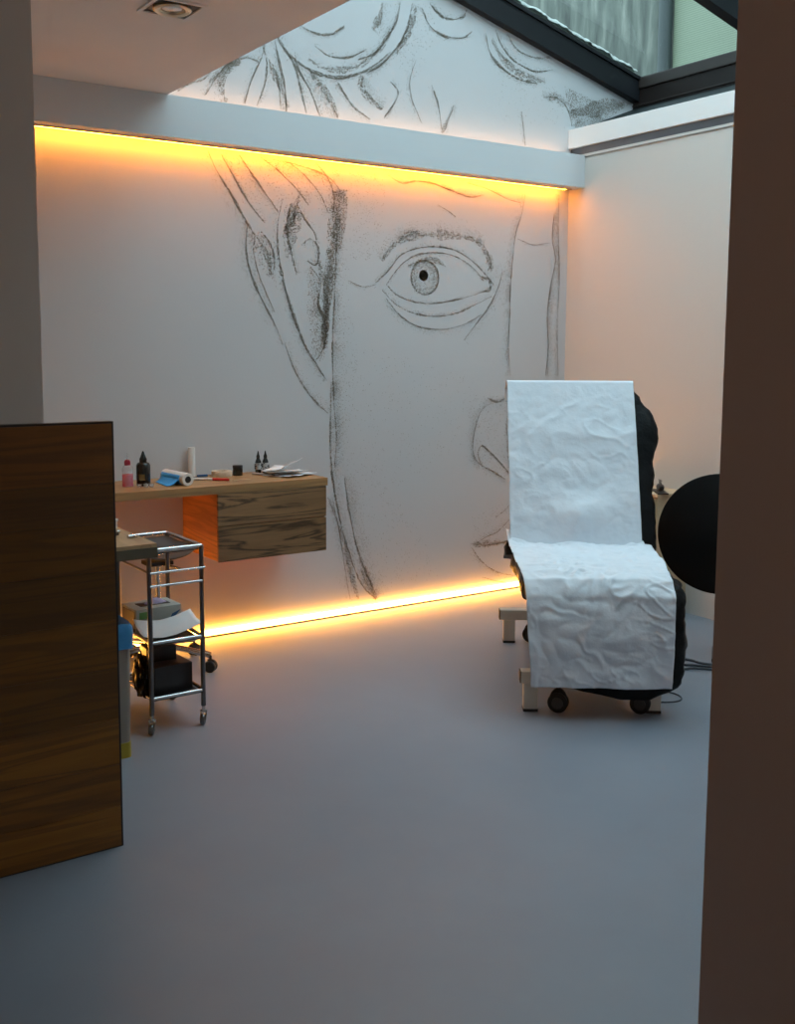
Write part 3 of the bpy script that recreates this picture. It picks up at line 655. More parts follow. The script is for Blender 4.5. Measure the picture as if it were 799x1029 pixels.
o = MB().lathe([(0.0001, 0), (0.013, 0), (0.013, 0.003), (0.008, 0.004), (0.008, 0.018), (0.013, 0.019), (0.013, 0.022), (0.0001, 0.022)], n=20).build('spool', M['white_plastic'], None, smooth=40, loc=(2.590, 4.905, ZC))
tag(o, 'tiny white spool between the ink bottle pair and the papers', 'spool')
o = MB().tube([(-0.05, 0, 0.003), (-0.02, 0.004, 0.004), (0.02, -0.003, 0.004), (0.05, 0.006, 0.003)], 0.0025).build('wooden_stick', M['tan'], None, smooth=60, loc=(2.285, 4.660, ZC))
tag(o, 'thin tan stick lying near the front edge of the worktop', 'stick')
# loose papers
def paper_obj(name, cx, cy, z, w, l, rz, curl, label, mname='sheet_paper', seed=0):
    g = []
    for i in range(13):
        row = []
        for j in range(13):
            u = i/12-0.5; v = j/12-0.5
            h = curl*max(0, -(v-0.1))**1.4*1.6+0.004*(noise.noise((u*4+seed, v*4, 0))+0.6)+curl*0.6*max(0, u)**2
            row.append((u*w, v*l, max(0.0008, h)))
        g.append(row)
    m_ = MB(); m_.sheet(g, 0.0009); o = m_.build(name, M[mname], None, smooth=180)
    o.location = (cx, cy, z); o.rotation_euler = (0, 0, rz); tag(o, label, 'paper', 'papers on the worktop'); return o
paper_obj('paper_sheet', 2.590, 4.735, ZC+0.0005, 0.21, 0.20, math.radians(18), 0.010, 'white sheet at the bottom of the loose pile on the worktop end', seed=1)
paper_obj('paper_sheet', 2.575, 4.755, ZC+0.012, 0.20, 0.19, math.radians(-14), 0.02, 'white sheet in the middle of the loose pile on the worktop end', seed=4)
paper_obj('paper_sheet', 2.570, 4.775, ZC+0.026, 0.17, 0.16, math.radians(40), 0.06, 'crumpled white sheet topping the loose pile on the worktop end', seed=8)
t = thing('marker_pen', 'speckled grey pen leaning from the ink bottles towards the papers', 'pen', (2.470, 4.790, ZC+0.006), math.radians(-62))
MB().cyl((-0.07, 0, 0), (0.05, 0, 0), 0.006).build('barrel', M['label_grey'], t, smooth=40)
MB().cyl((0.05, 0, 0), (0.068, 0, 0), 0.006, 0.002).build('tip', M['black_plastic'], t, smooth=40)

# things on the desk
t = thing('small_cup', 'small white cup on the desk by the wooden panel', 'cup', (1.372, 3.96, 0.8))
MB().lathe([(0.0001, 0), (0.020, 0), (0.024, 0.034), (0.022, 0.034), (0.019, 0.004), (0.0001, 0.004)], n=24).build('bowl', M['white_plastic'], t, smooth=40)
MB().lathe([(0.0245, 0.026), (0.0255, 0.028), (0.0255, 0.033), (0.0245, 0.035)], n=24).build('rim', M['white_plastic'], t, smooth=40)
t = thing('metal_clamp', 'small dark metal clamp lying on the desk', 'clamp', (1.325, 3.79, 0.8), 0.5)
MB().tube([(0.02*math.cos(a*PI/8), 0.02*math.sin(a*PI/8), 0.006+0.012*abs(math.sin(a*PI/8))) for a in range(16)], 0.004, closed=True).build('loop', M['chrome'], t, smooth=60)
MB().box(-0.014, 0.012, -0.010, 0.010, 0, 0.020, bev=0.003).build('screw_block', M['steel_dark'], t)
t = thing('machine_part', 'small bright steel machine part at the desk corner', 'tool', (1.362, 3.70, 0.8), 0.3)
MB().cyl((-0.022, 0, 0.008), (0.018, 0, 0.008), 0.007).build('barrel', M['chrome'], t, smooth=40)
MB().cyl((0.006, -0.014, 0.006), (0.006, 0.018, 0.014), 0.004).build('pin', M['chrome'], t, smooth=40)
# ------------------------------------------------------------------ chrome trolley
TX0, TX1, TY0, TY1, TH = 1.455, 1.672, 3.785, 4.135, 0.728
t = thing('steel_trolley', 'slim three-tier chrome trolley on casters beside the desk', 'trolley', (1.563, 3.96, 0))
def T(mb, name, m, **k): return P(mb, name, m, t, **k)
for x in (TX0, TX1):
    for y in (TY0, TY1):
        T(MB().cyl((x, y, 0.075), (x, y, TH), 0.0095), 'post', M['steel_dark'], smooth=40)
def casterat(mb_parent, x, y, r=0.022, wd=0.016, ang=0.6, mw='steel_dark', mf='chrome', H_=0.075, loc=None):
    root = mb_parent
    f = MB()
    f.cyl((x, y, H_), (x, y, H_-0.022), 0.007)
    d = Vector((math.cos(ang), math.sin(ang), 0)); n_ = Vector((-d.y, d.x, 0)); c = Vector((x, y, r))-d*0.010
    for s in (-1, 1):
        o_ = n_*s*(wd/2+0.003)
        f.prism([(0, 0)]*0 or [(0, 0), (0.001, 0), (0.001, 0.001)], 2, 0, 0.0001) if False else None
        a = Vector((x, y, H_-0.018))+o_; b_ = c+o_
        f.tube([a, (a+b_)/2+d*0.004, b_], 0.0035, 8)
    f.cyl(Vector((x, y, H_-0.022))-n_*(wd/2+0.006), Vector((x, y, H_-0.022))+n_*(wd/2+0.006), 0.005, n=10)
    f.cyl(c-n_*(wd/2+0.005), c+n_*(wd/2+0.005), 0.003, n=10)
    fo = P(f, 'caster_fork', M[mf], root, smooth=40)
    wv = MB()
    wv.lathe([(0.0001, -wd/2), (r*0.9, -wd/2), (r, -wd/2+0.003), (r, wd/2-0.003), (r*0.9, wd/2), (0.0001, wd/2)], c, 24, axis=n_)
    wo = wv.build('caster_wheel', M[mw], fo, smooth=40)
    return fo
for x in (TX0, TX1):
    for y in (TY0, TY1): casterat(t, x, y, ang=0.9 if y == TY0 else 2.2)
def tier(z, tray=True, rim=0.022):
    f = MB()
    for y in (TY0, TY1): f.cyl((TX0, y, z), (TX1, y, z), 0.0075)
    for x in (TX0, TX1): f.cyl((x, TY0, z), (x, TY1, z), 0.0075)
    return f
for z, nm in ((TH, 'top_rim'), (0.362, 'middle_rim'), (0.140, 'lower_rim')):
    T(tier(z), nm, M['chrome'], smooth=40)
for z in (0.712, 0.350, 0.128):
    g = MB().box(TX0+0.004, TX1-0.004, TY0+0.004, TY1-0.004, z, z+0.003)
    T(g, 'tray', M['tray_dark'])
for z in (0.640, 0.588):
    g = MB(); g.cyl((TX0, TY0-0.006, z), (TX1+(0.012 if z > 0.6 else 0), TY0-0.006, z), 0.0048)
    T(g, 'rail', M['chrome'], smooth=40)
g = MB(); g.cyl((TX0, TY1, 0.64), (TX1, TY1, 0.64), 0.005); T(g, 'rail', M['chrome'], smooth=40)
for x in (TX0, TX1):
    g = MB(); g.cyl((x, TY0, 0.640), (x, TY1, 0.640), 0.0045); T(g, 'rail', M['steel_dark'], smooth=40) if x == TX0 else g.bm.free()
# glove box on the middle tray
t = thing('glove_box', 'pale grey-green cardboard box with a green label on the trolley middle shelf', 'box', (1.562, 4.045, 0.354), 0.04)
def Bx(mb, name, m, lab=None, **k):
    o = mb.build(name, m, t, **k)
    if lab: o['label'] = lab
    return o
Bx(MB().box(-0.098, 0.098, -0.075, 0.075, 0, 0.100, bev=0.002), 'carton', M['box_grey'])
Bx(MB().box(-0.100, -0.098, -0.06, 0.06, 0.01, 0.09), 'side_print', M['box_brown'], 'brown printed end')
Bx(MB().box(-0.085, -0.040, -0.077, -0.075, 0.060, 0.088), 'label_patch', M['greenlabel'], 'green label')
g = MB(); g.prism([(0.040, 0.035), (0.090, 0.020), (0.066, 0.050), (0.094, 0.078), (0.058, 0.066)], 1, -0.0772, -0.0752); Bx(g, 'printed_shape', M['navy_print'], 'dark blue printed shape')
gg = []
for i in range(9):
    gg.append([(0.015+0.05*math.cos(2*PI*j/16)*(1-i/9)*(1+0.25*noise.noise((i, j*1.3, 2))), 0.02*math.sin(2*PI*j/16)*(1-i/9), 0.099+0.022*math.sin(i/8*PI*0.5)*(1+0.5*noise.noise((j*0.9, i, 0)))) for j in range(17)])
g = MB(); g.sheet(gg, 0.001); Bx(g, 'tissue', M['purple'], 'lilac tissue tuft', smooth=180)
Bx(MB().box(-0.06, 0.07, -0.03, 0.03, 0.100, 0.1015), 'opening', M['black_plastic'])
# curved white paper on the tray in front of the box
gg = []
for i in range(17):
    row = []
    for j in range(13):
        u = i/16; v = j/12
        row.append((-0.100+0.245*u, -0.060+0.12*v, 0.006+0.040*abs(u-0.35)**1.7*2.0+0.045*v*v*(1-0.35*u)+0.002*noise.noise((u*5, v*5, 1))))
    gg.append(row)
g = MB(); g.sheet(gg, 0.0015); o = g.build('curled_paper', M['sheet_paper'], None, smooth=180, loc=(1.545, 3.885, 0.362)); tag(o, 'curled white paper sheet sagging over the trolley middle shelf', 'paper')
# black cartons below
t = thing('black_carton', 'large glossy black carton on the trolley bottom shelf', 'box', (1.570, 3.93, 0.131), 0.05)
MB().box(-0.085, 0.080, -0.085, 0.085, 0, 0.110, bev=0.003).build('carton', M['box_black'], t)
MB().box(-0.083, 0.078, -0.083, 0.083, 0.1095, 0.112, bev=0.001).build('lid', M['box_brown'], t)
t = thing('brown_carton', 'smaller dark brown carton stacked on the black carton', 'box', (1.560, 3.965, 0.243), -0.08)
MB().box(-0.066, 0.058, -0.045, 0.045, 0, 0.058, bev=0.003).build('carton', M['box_black'], t)
MB().box(-0.064, 0.056, -0.043, 0.043, 0.0575, 0.0595, bev=0.001).build('lid', M['box_brown'], t)
o = MB().lathe([(0.0001, 0), (0.030, 0.0), (0.034, 0.006), (0.024, 0.020), (0.0001, 0.026)], n=24, sx=1.0, sy=0.6).build('mask', M['sheet_paper'], None, smooth=60, loc=(1.575, 3.965, 0.3028)); tag(o, 'white folded mask lying on the brown carton', 'mask')
# crumpled black bag at the left of the cartons
def blob(cx, cy, cz, sx_, sy_, sz_, seed, amp=0.35, n=22):
    g = []
    for i in range(n+1):
        th = PI*i/n; row = []
        for j in range(n*2+1):
            ph = 2*PI*(j % (n*2))/(n*2); d = Vector((math.sin(th)*math.cos(ph), math.sin(th)*math.sin(ph), math.cos(th)))
            k = 1+amp*noise.noise(d*2.6+Vector((seed, 0, 0)))+amp*0.5*noise.noise(d*7+Vector((seed, 5, 0)))
            row.append((cx+d.x*sx_*k, cy+d.y*sy_*k, max(0.0, cz+d.z*sz_*k)))
        g.append(row)
    m_ = MB(); m_.sheet(g); return m_
o = blob(0, 0, 0.080, 0.028, 0.062, 0.080, 11, 0.55).build('crumpled_bag', M['black_wrap'], None, smooth=50, loc=(1.450, 3.868, 0.1312)); tag(o, 'crumpled shiny black plastic bag at the left of the bottom shelf', 'bag')

# ------------------------------------------------------------------ waste bin under the desk
t = thing('waste_bin', 'tall taupe waste bin with a blue liner under the desk', 'bin', (1.207, 3.73, 0))
def ring(x0, x1, y0, y1, z, r=0.02, n=5):
    out = []
    for cx, cy, a0 in ((x1-r, y1-r, 0), (x0+r, y1-r, PI/2), (x0+r, y0+r, PI), (x1-r, y0+r, 1.5*PI)):
        for k in range(n+1):
            a = a0+PI/2*k/n; out.append((cx+r*math.cos(a), cy+r*math.sin(a), z))
    return out
def shell(x, y, z0, z1, g0=0.0, g1=0.0):
    return MB().loft([ring(-x-g0, x+g0, -y-g0, y+g0, z0), ring(-x-g1, x+g1, -y-g1, y+g1, z1)])
shell(0.100, 0.120, 0.004, 0.45, 0, 0.006).build('body', M['bin_grey'], t)
shell(0.1025, 0.1225, 0.0, 0.058).build('base_band', M['bin_yellow'], t)['label'] = 'olive yellow band'
g = MB(); rr = []
for z, e in ((0.415, 0.014), (0.44, 0.011), (0.465, 0.013), (0.490, 0.012), (0.505, 0.004), (0.490, -0.01), (0.43, -0.02)):
    rr.append([(p[0]*(1+0.03*noise.noise((p[0]*30, p[1]*30, z*20))), p[1]*(1+0.03*noise.noise((p[1]*30, p[0]*30, z*25))), z+0.012*noise.noise((p[0]*25, p[1]*25, 7))) for p in ring(-0.104-e, 0.104+e, -0.124-e, 0.124+e, z, 0.03, 8)])
g.loft(rr).build('bin_liner', M['bag_blue'], t, smooth=60)['label'] = 'blue liner folded over the rim'

# ------------------------------------------------------------------ saddle stool behind the trolley
t = thing('saddle_stool', 'taupe saddle stool on a chrome star base behind the trolley', 'stool', (1.80, 4.575, 0))
gg = []
for i in range(25):
    row = []
    for j in range(33):
        u = i/24*2-1; a = 2*PI*(j % 32)/32
        row.append(None)
    gg.append(row)
rings_ = []
for k in range(14):
    th = -PI/2+PI*k/13; rings_.append([(0.185*math.cos(th)**0.6*math.cos(a)*(1 if True else 0), 0.165*math.cos(th)**0.6*math.sin(a), 0.560+0.016*math.sin(th)+0.6*(0.185*math.cos(a)*math.cos(th))**2*1.2-0.3*(0.165*math.sin(a)*math.cos(th))**2) for a in [2*PI*j/40 for j in range(40)]])
rings_ = [r_ for r_ in rings_[1:-1]]
MB().loft(rings_).build('seat', M['stool_grey'], t, smooth=70)
MB().box(-0.06, 0.06, -0.05, 0.05, 0.500, 0.518, bev=0.003).build('seat_plate', M['black_plastic'], t)
MB().cyl((0, 0, 0.28), (0, 0, 0.502), 0.013).cyl((0, 0, 0.10), (0, 0, 0.30), 0.024).build('gas_column', M['chrome'], t, smooth=40)
MB().tube([(0.02, 0, 0.495), (0.07, -0.03, 0.485), (0.11, -0.05, 0.470)], 0.005).build('height_lever', M['chrome'], t, smooth=60)
for k in range(5):
    a = math.radians(27+72*k); d = Vector((math.cos(a), math.sin(a), 0))
    sp = MB(); q = d.to_track_quat('X', 'Z').to_matrix()
    sp.tube([d*0.02+Vector((0, 0, 0.115)), d*0.15+Vector((0, 0, 0.098)), d*0.255+Vector((0, 0, 0.080))], 0.014, 10)
    so = sp.build('base_arm', M['chrome'], t, smooth=60)
    wm = MB(); n_ = Vector((-d.y, d.x, 0)); c = d*0.255+Vector((0, 0, 0.028))
    for s in (-1, 1): wm.lathe([(0.0001, -0.009), (0.024, -0.009), (0.028, -0.005), (0.028, 0.005), (0.024, 0.009), (0.0001, 0.009)], c+n_*s*0.013, 20, axis=n_)
    wm.cyl(c, c+Vector((0, 0, 0.05)), 0.006)
    wm.box(c.x-0.012, c.x+0.012, c.y-0.012, c.y+0.012, 0.038, 0.060, bev=0.004)
    wm.build('caster', M['rubber'], t, smooth=40)

# ------------------------------------------------------------------ treatment chair
CH = (2.875, 3.194, 0); RZ = math.atan2(-0.583, 0.812)
t = thing('treatment_chair', 'reclining treatment chair wrapped in black plastic under white paper', 'chair', CH, RZ)
def K(mb, name, m, lab=None, par=None, **k):
    o = mb.build(name, m, par or t, **k)
    if lab: o['label'] = lab
    return o
def lerp(tab, s):
    for (a, va), (b_, vb) in zip(tab, tab[1:]):
        if s <= b_: return va+(vb-va)*(s-a)/(b_-a)
    return tab[-1][1]
# backrest path from seat joint up: (ly, z); normal towards the sitter
B0 = Vector((0, 0.50, 0.565)); B1 = Vector((0, 0.815, 1.330)); bt = (B1-B0).normalized(); bn = Vector((0, -bt.z, bt.y))   # normal facing the camera
def cushion_ring(c, l, r, nrm, th, seed, amp=0.014, n=44):
    out = []
    for k in range(n):
        a = 2*PI*k/n; ca, sa = math.cos(a), math.sin(a)
        e = 0.42
        x = math.copysign(abs(ca)**e, ca); y = math.copysign(abs(sa)**e, sa)
        p = Vector(((l+r)/2+x*(r-l)/2, c.y, c.z))+nrm*(-th/2+y*th/2)
        q = p*9
        side = abs(x)
        d = amp*(noise.noise(q+Vector((seed, 0, 0)))+0.6*noise.noise(p*26+Vector((seed, 3, 0))))
        p = p+Vector((math.copysign(1, x)*d*side*1.1, 0, 0))-nrm*(abs(d)*(1.0 if y < 0 else 0.25))
        out.append(p)
    return out
rings_ = []
for k in range(37):
    s = k/36
    r = lerp([(0, 0.640), (0.3, 0.645), (0.6, 0.655), (0.76, 0.690), (0.86, 0.655), (0.95, 0.598), (1.0, 0.555)], s)
    l = lerp([(0, -0.062), (0.06, -0.06), (0.15, -0.02), (0.8, -0.02), (1.0, 0.0)], s)
    th = lerp([(0, 0.13), (0.9, 0.12), (0.97, 0.09), (1.0, 0.05)], s)
    rings_.append(cushion_ring(B0+(B1-B0)*s, l, r, bn, th, 1.0))
K(MB().loft(rings_), 'backrest', M['black_wrap'], smooth=60)
# seat and leg rest as two pads
rings_ = []
seat_path = [(0.56, 0.590), (0.45, 0.590), (0.30, 0.588), (0.15, 0.584), (0.04, 0.572)]
for k in range(25):
    s = k/24*(len(seat_path)-1); i = min(int(s), len(seat_path)-2); f = s-i
    y = seat_path[i][0]*(1-f)+seat_path[i+1][0]*f; z = seat_path[i][1]*(1-f)+seat_path[i+1][1]*f
    rings_.append(cushion_ring(Vector((0, y, z)), -0.030, 0.615, Vector((0, 0, 1)), 0.125, 4.0, 0.012))
K(MB().loft(rings_), 'seat', M['black_wrap'], smooth=60)
leg_path = [(0.020, 0.574), (-0.045, 0.548), (-0.085, 0.495), (-0.105, 0.420), (-0.112, 0.330), (-0.108, 0.240), (-0.100, 0.150), (-0.075, 0.072)]
def path_at(path, s):
    s = s*(len(path)-1); i = min(int(s), len(path)-2); f = s-i
    a = Vector((0, *path[i])); b_ = Vector((0, *path[i+1])); t_ = (b_-a).normalized()
    if f < 0.5 and i > 0: t0 = (a-Vector((0, *path[i-1]))).normalized(); t_ = (t0*(0.5-f)+t_*(0.5+f)).normalized()
    elif f >= 0.5 and i < len(path)-2: t1 = (Vector((0, *path[i+2]))-b_).normalized(); t_ = (t_*(1.5-f)+t1*(f-0.5)).normalized()
    p = a*(1-f)+b_*f
    return p, Vector((0, t_.z, -t_.y))
rings_ = []
for k in range(33):
    s = k/32; p, nrm = path_at(leg_path, s)
    r = lerp([(0, 0.620), (0.35, 0.625), (0.62, 0.640), (0.8, 0.636), (0.92, 0.60), (1, 0.50)], s); l = lerp([(0, -0.020), (0.6, 0.015), (0.85, 0.06), (0.93, 0.18), (1, 0.34)], s)
    th = lerp([(0, 0.12), (0.8, 0.11), (1, 0.05)], s)
    rings_.append(cushion_ring(p+Vector((0, 0.0, 0)), l, r, nrm, th, 8.0, 0.020))
K(MB().loft(rings_), 'leg_rest', M['black_wrap'], smooth=60)
# understructure
K(MB().box(0.14, 0.42, 0.12, 0.86, 0.40, 0.46, bev=0.006).box(0.20, 0.36, 0.30, 0.62, 0.20, 0.41, bev=0.01), 'lift_column', M['black_plastic'])
for x in (0.10, 0.43): K(MB().box(x, x+0.05, 0.02, 1.06, 0.122, 0.166, bev=0.004), 'side_rail', M['beige_metal'])
K(MB().box(0.15, 0.43, 0.34, 0.60, 0.125, 0.21, bev=0.005), 'centre_plate', M['beige_metal'])
for y, x0, x1 in ((0.0, -0.036, 0.60), (1.03, -0.042, 0.60)):
    cb = K(MB().box(x0+0.004, x1-0.004, y-0.026, y+0.026, 0.120, 0.172, bev=0.005), 'cross_beam', M['beige_metal'])
    for xa, xb in ((x0, x0+0.006), (x1-0.006, x1)): K(MB().box(xa, xb, y-0.025, y+0.025, 0.121, 0.171, bev=0.003), 'end_cap', M['rubber'], 'black end cap', par=cb)
    for x in (0.010, 0.520):
        lg = K(MB().box(x-0.030, x+0.030, y-0.026, y+0.026, 0.010, 0.121, bev=0.004), 'leg', M['beige_metal'])
        K(MB().box(x-0.031, x+0.031, y-0.027, y+0.027, 0.0, 0.012, bev=0.002), 'foot_pad', M['rubber'], 'black foot pad', par=lg)
def chair_caster(x, y):
    wm = MB()
    for s in (-1, 1): wm.lathe([(0.0001, -0.010), (0.036, -0.010), (0.042, -0.005), (0.042, 0.005), (0.036, 0.010), (0.0001, 0.010)], Vector((x+s*0.004, y+s*0.0115, 0.0421)), 28, axis=(0.35, 1, 0))
    wm.cyl((x, y, 0.05), (x, y, 0.122), 0.009)
    wm.tube([(x+0.030*math.cos(a), y, 0.050+0.045*math.sin(a)) for a in [PI*k/8 for k in range(9)]], 0.008, 8)
    wo = K(wm, 'caster', M['rubber'], smooth=40)
    K(MB().cyl((x-0.008, y-0.025, 0.042), (x+0.008, y+0.025, 0.042), 0.024), 'hub', M['caster_grey'], par=wo, smooth=40)
for x, y in ((0.125, -0.02), (0.465, -0.02), (0.125, 1.03), (0.435, 1.03)): chair_caster(x, y)
K(MB().tube([(0.125, 0.0, 0.118), (0.17, -0.03, 0.122), (0.22, -0.045, 0.120)], 0.006), 'brake_pedal', M['rubber'], smooth=60)
# backrest support arms behind
for x in (0.17, 0.37): K(MB().box(x, x+0.04, -0.02, 0.02, -0.02, 0.62, bev=0.004, rot=Matrix.Rotation(-math.atan2(0.315, 0.78), 3, 'X')), 'support_arm', M['black_plastic'], loc=(0, 0.72, 0.42))

# paper lengths laid over the chair
def wr(u, v, seed, amp, f=7.0):
    p = Vector((u*f, v*f, seed))
    a = noise.noise(p); b_ = 1-abs(noise.noise(p*1.9+Vector((3, 1, 0))))*2.2; c = 1-abs(noise.noise(Vector((u*f*2.9+v*f*2.2, v*f*1.2-u*f*1.5, seed+4))))*2.6
    e = noise.noise(Vector((u*f*0.8-v*f*2.4, v*f*0.5+u*f*1.2, seed+7)))
    crease = max(0, 1-abs(e)*14)*max(0, noise.noise(Vector((u*f*0.7, v*f*0.7, seed+11)))+0.15)*1.6
    return amp*(0.35*crease+0.9*a+0.35*b_+0.35*max(-0.3, c)*max(0, noise.noise(p*0.6+Vector((9, 0, 0)))+0.25))
def to_world_obj(mb, name, m, label, cat):
    o = mb.build(name, m, None, smooth=180); o.location = CH; o.rotation_euler = (0, 0, RZ); tag(o, label, cat); return o
gg = []; NU, NV = 90, 130
for i in range(NV+1):
    s = i/NV; row = []
    for j in range(NU+1):
        u = j/NU; x = -0.040+0.605*u+0.002*noise.noise((s*6, 0, 2))
        tot = 0.155+0.95
        d = s*tot
        if d < 0.155:        # over the top from behind
            a = d/0.155; hgt = B1+bt*0.022
            if a < 0.55: p = hgt-bn*0.105+Vector((0, 0, 0))-bt*0.07*(1-a/0.55)-bt*0.0
            else: q = (a-0.55)/0.45; p = hgt-bn*(0.105*(1-q))+bt*0.012*math.sin(PI*q)+bn*0.010*q
        else:
            q = (d-0.155)/0.95; p = (B1+bt*0.022)+(B0-B1-bt*0.022)*min(1, q*1.0)*0.965+bn*(0.012+0.010*math.sin(PI*q))
            k = min(1, q*6)*min(1, (1-q)*5+0.2)
            curl = 0.030*math.exp(-((u-0.55)/0.28)**2)*math.exp(-((q-0.82)/0.10)**2)
            p = p+bn*(abs(wr(u*0.6, q*0.9, 1.0, 0.011, 5.0))*k+curl)
        row.append((x, p.y, p.z))
    gg.append(row)
mb = MB(); mb.sheet(gg, 0.0012)
to_world_obj(mb, 'paper_cover', M['paper'], 'white paper length draped over the chair backrest', 'paper cover')
gg = []; NU, NV = 110, 170
sp_path = [(0.560, 0.622), (0.500, 0.608), (0.40, 0.603), (0.25, 0.601), (0.10, 0.596), (0.020, 0.588), (-0.052, 0.566), (-0.098, 0.508), (-0.122, 0.420), (-0.130, 0.330), (-0.128, 0.240), (-0.126, 0.140)]
lens = [0]
for a, b_ in zip(sp_path, sp_path[1:]): lens.append(lens[-1]+math.hypot(b_[0]-a[0], b_[1]-a[1]))
for i in range(NV+1):
    d = lens[-1]*i/NV; k = max(q for q in range(len(lens)) if lens[q] <= d+1e-9); k = min(k, len(lens)-2); f = (d-lens[k])/(lens[k+1]-lens[k])
    p, nrm = path_at(sp_path, (k+f)/(len(sp_path)-1))
    row = []
    for j in range(NU+1):
        u = j/NU; s = d/lens[-1]
        l = lerp([(0, -0.055), (0.12, -0.045), (0.4, -0.045), (1, -0.002)], s); r = lerp([(0, 0.572), (0.068, 0.575), (0.071, 0.605), (0.35, 0.590), (0.5, 0.575), (1, 0.567)], s)
        x = l+(r-l)*u+0.003*noise.noise((s*7, u*2, 5))
        amp = 0.016 if s < 0.5 else 0.019
        w_ = wr(u*0.62, s*1.25, 6.0, amp, 8.0 if s < 0.45 else 6.0)
        w_ = abs(w_)+0.001
        pp = p+nrm*w_
        flap = 0.045*math.exp(-(u/0.16)**2)*math.exp(-(s/0.05)**2)
        sidecurl = -0.012*math.exp(-((1-u)/0.05)**2) if s > 0.1 and s < 0.9 else 0
        row.append((x, pp.y, pp.z+flap+sidecurl*0))
    gg.append(row)
mb = MB(); mb.sheet(gg, 0.0012)
to_world_obj(mb, 'paper_cover', M['paper'], 'crumpled white paper length lying over the chair seat and leg rest', 'paper cover')

# ------------------------------------------------------------------ round black tilted top, tan cupboard, cables
dx, dy = 4.086, 3.20; ang = math.atan2(dy, dx)
t = thing('tilt_top_table', 'round black tabletop tilted upright on a thin stand by the right wall', 'table', (dx, dy, 0), ang)
MB().lathe([(0.0001, -0.012), (0.284, -0.012), (0.290, -0.008), (0.290, 0.008), (0.284, 0.012), (0.0001, 0.012)], (0, 0, 0.629), 96, axis=(1, 0, 0.0)).build('tabletop', M['disc_black'], t, smooth=40)
MB().cyl((0.045, 0, 0.02), (0.045, 0, 0.66), 0.012).box(0.012, 0.05, -0.03, 0.03, 0.60, 0.66, bev=0.004).build('stand_pole', M['black_plastic'], t, smooth=40)
MB().box(-0.01, 0.22, -0.018, 0.018, 0.0, 0.02, bev=0.004).build('foot_bar', M['black_plastic'], t)
t = thing('side_cupboard', 'small tan cupboard against the right wall behind the chair', 'cupboard', (4.60, 4.09, 0))
P(MB().box(4.47, 4.73, 3.93, 4.30, 0.04, 0.690, bev=0.004), 'body', M['tan'], t)
P(MB().box(4.46, 4.733, 3.92, 4.31, 0.690, 0.706, bev=0.003), 'top_board', M['tan'], t)
P(MB().box(4.458, 4.47, 3.94, 4.11, 0.06, 0.68, bev=0.003), 'door', M['tan'], t)
P(MB().box(4.458, 4.47, 4.12, 4.29, 0.06, 0.68, bev=0.003), 'door', M['tan'], t)
P(MB().box(4.48, 4.72, 3.95, 4.28, 0.0, 0.04), 'plinth', M['black_plastic'], t)
t = thing('hair_brush', 'dark brush with bristles lying on the tan cupboard', 'brush', (4.55, 3.985, 0.706), 0.9)
MB().lathe([(0.0001, -0.05), (0.012, -0.048), (0.020, -0.02), (0.020, 0.02), (0.010, 0.05), (0.0001, 0.052)], (0, 0, 0.030), 20, axis=(1, 0, 0)).build('brush_body', M['black_plastic'], t, smooth=60)
MB().box(-0.10, 0.10, -0.03, 0.03, 0.0, 0.008, bev=0.002).build('base_plate', M['black_plastic'], t)
g = MB()
for k in range(9): g.cyl((-0.03+0.008*k, 0, 0.045), (-0.034+0.009*k, 0.004*(-1)**k, 0.072), 0.0009, n=6)
g.build('bristle', M['black_plastic'], t)['kind'] = 'stuff'
def cable(name, pts, r, label):
    c3 = [Vector(p) for p in pts]; P_ = [c3[0]*2-c3[1]]+c3+[c3[-1]*2-c3[-2]]; out = []
    for i in range(1, len(P_)-2):
        a, b_, c, d = P_[i-1:i+3]
        for k in range(10):
            q = k/10; out.append(0.5*((2*b_)+(-a+c)*q+(2*a-5*b_+4*c-d)*q*q+(-a+3*b_-3*c+d)*q*q*q))
    out.append(P_[-2]); g = MB(); g.tube(out, r, 8); o = g.build(name, M['cord'], None, smooth=180); tag(o, label, 'cable'); return o
Zr = 0.0062
cable('power_cable', [(3.60, 3.62, Zr), (3.80, 3.50, Zr), (3.95, 3.38, Zr), (4.00, 3.28, Zr), (4.03, 3.17, Zr), (4.30, 2.85, Zr), (4.55, 2.50, Zr)], 0.006, 'dark cable curving over the floor, farthest from the camera')
cable('power_cable', [(3.55, 3.50, Zr), (3.72, 3.40, Zr), (3.86, 3.29, Zr), (3.99, 3.165, Zr), (4.28, 2.80, Zr), (4.50, 2.45, Zr)], 0.006, 'dark cable running straight over the floor beside the chair')
cable('power_cable', [(3.60, 3.40, Zr), (3.74, 3.28, Zr), (3.86, 3.20, Zr), (3.945, 3.145, Zr), (4.22, 2.78, Zr), (4.42, 2.45, Zr)], 0.006, 'dark cable on the floor, nearest to the camera of the three that meet')
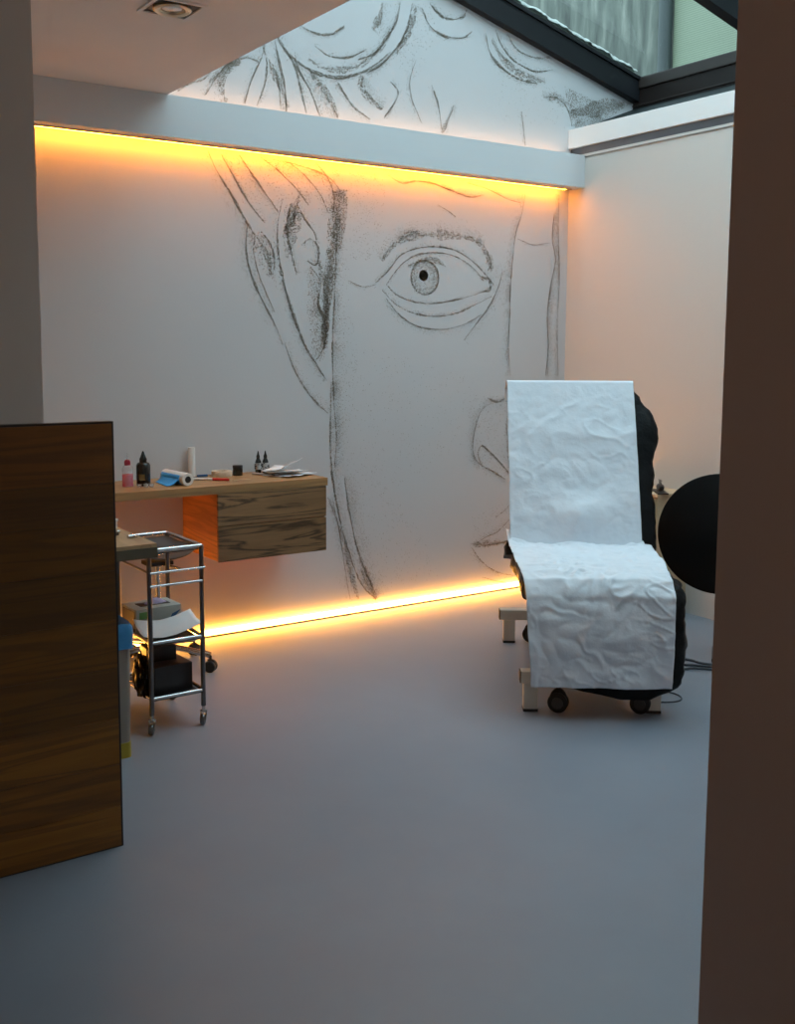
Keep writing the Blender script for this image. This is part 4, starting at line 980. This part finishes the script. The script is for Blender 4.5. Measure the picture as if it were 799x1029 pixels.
cable('thin_cable', [(3.40, 3.22, 0.0035), (3.47, 3.12, 0.0035), (3.535, 3.03, 0.0035), (3.545, 2.96, 0.0035), (3.50, 2.915, 0.0035), (3.43, 2.93, 0.0035), (3.33, 3.02, 0.0035)], 0.0033, 'thin cable looping on the floor behind the front chair foot')

# ------------------------------------------------------------------ added fill globe behind the camera, sky, camera
t = thing('fill_globe', 'added warm fill globe, unseen behind the camera', 'ceiling light', (0.1, -0.7, CE))  # unseen lamp added to lift the dim screen, left wall and doorway
MB().lathe([(0.0001, -0.50)]+[(0.11*math.sin(PI*k/16), -0.39-0.11*math.cos(PI*k/16)) for k in range(1, 16)]+[(0.0001, -0.28)], n=32).build('globe', emit_mat('warm fill glow', (1.0, 0.72, 0.5), FILL), t, smooth=180)
MB().cyl((0, 0, -0.29), (0, 0, 0), 0.004).lathe([(0.05, -0.02), (0.05, 0)]).build('fill_cord_and_rose', M['black_plastic'], t, smooth=40)

wd = bpy.data.worlds.new('overcast sky'); bpy.context.scene.world = wd; wd.use_nodes = True
bg = wd.node_tree.nodes['Background']; bg.inputs[0].default_value = (0.70, 0.85, 1.0, 1); bg.inputs[1].default_value = SKY

cam = bpy.data.cameras.new('camera'); co = bpy.data.objects.new('camera', cam); C.objects.link(co)
f_, yaw, pit, rol, pcx, pcy = 1051.303, 0.590538915, 0.109779441, 0.00409226, 385.177, 467.109
fw = Vector((math.sin(yaw)*math.cos(pit), math.cos(yaw)*math.cos(pit), -math.sin(pit)))
rt = Vector((math.cos(yaw), -math.sin(yaw), 0)); up = rt.cross(fw)
r2 = rt*math.cos(rol)+up*math.sin(rol); u2 = up*math.cos(rol)-rt*math.sin(rol)
co.matrix_world = Matrix(((r2.x, u2.x, -fw.x, 0), (r2.y, u2.y, -fw.y, 0), (r2.z, u2.z, -fw.z, 1.5), (0, 0, 0, 1)))
cam.sensor_fit = 'HORIZONTAL'; cam.sensor_width = 36; cam.lens = f_*36/799
cam.shift_x = (399.5-pcx)/799; cam.shift_y = (pcy-514.5)/799
cam.clip_start = 0.05
sc = bpy.context.scene; sc.camera = co
vs = sc.view_settings; vs.view_transform = 'Standard'; vs.look = 'None'; vs.gamma = 1; vs.use_curve_mapping = False; vs.exposure = EXPO
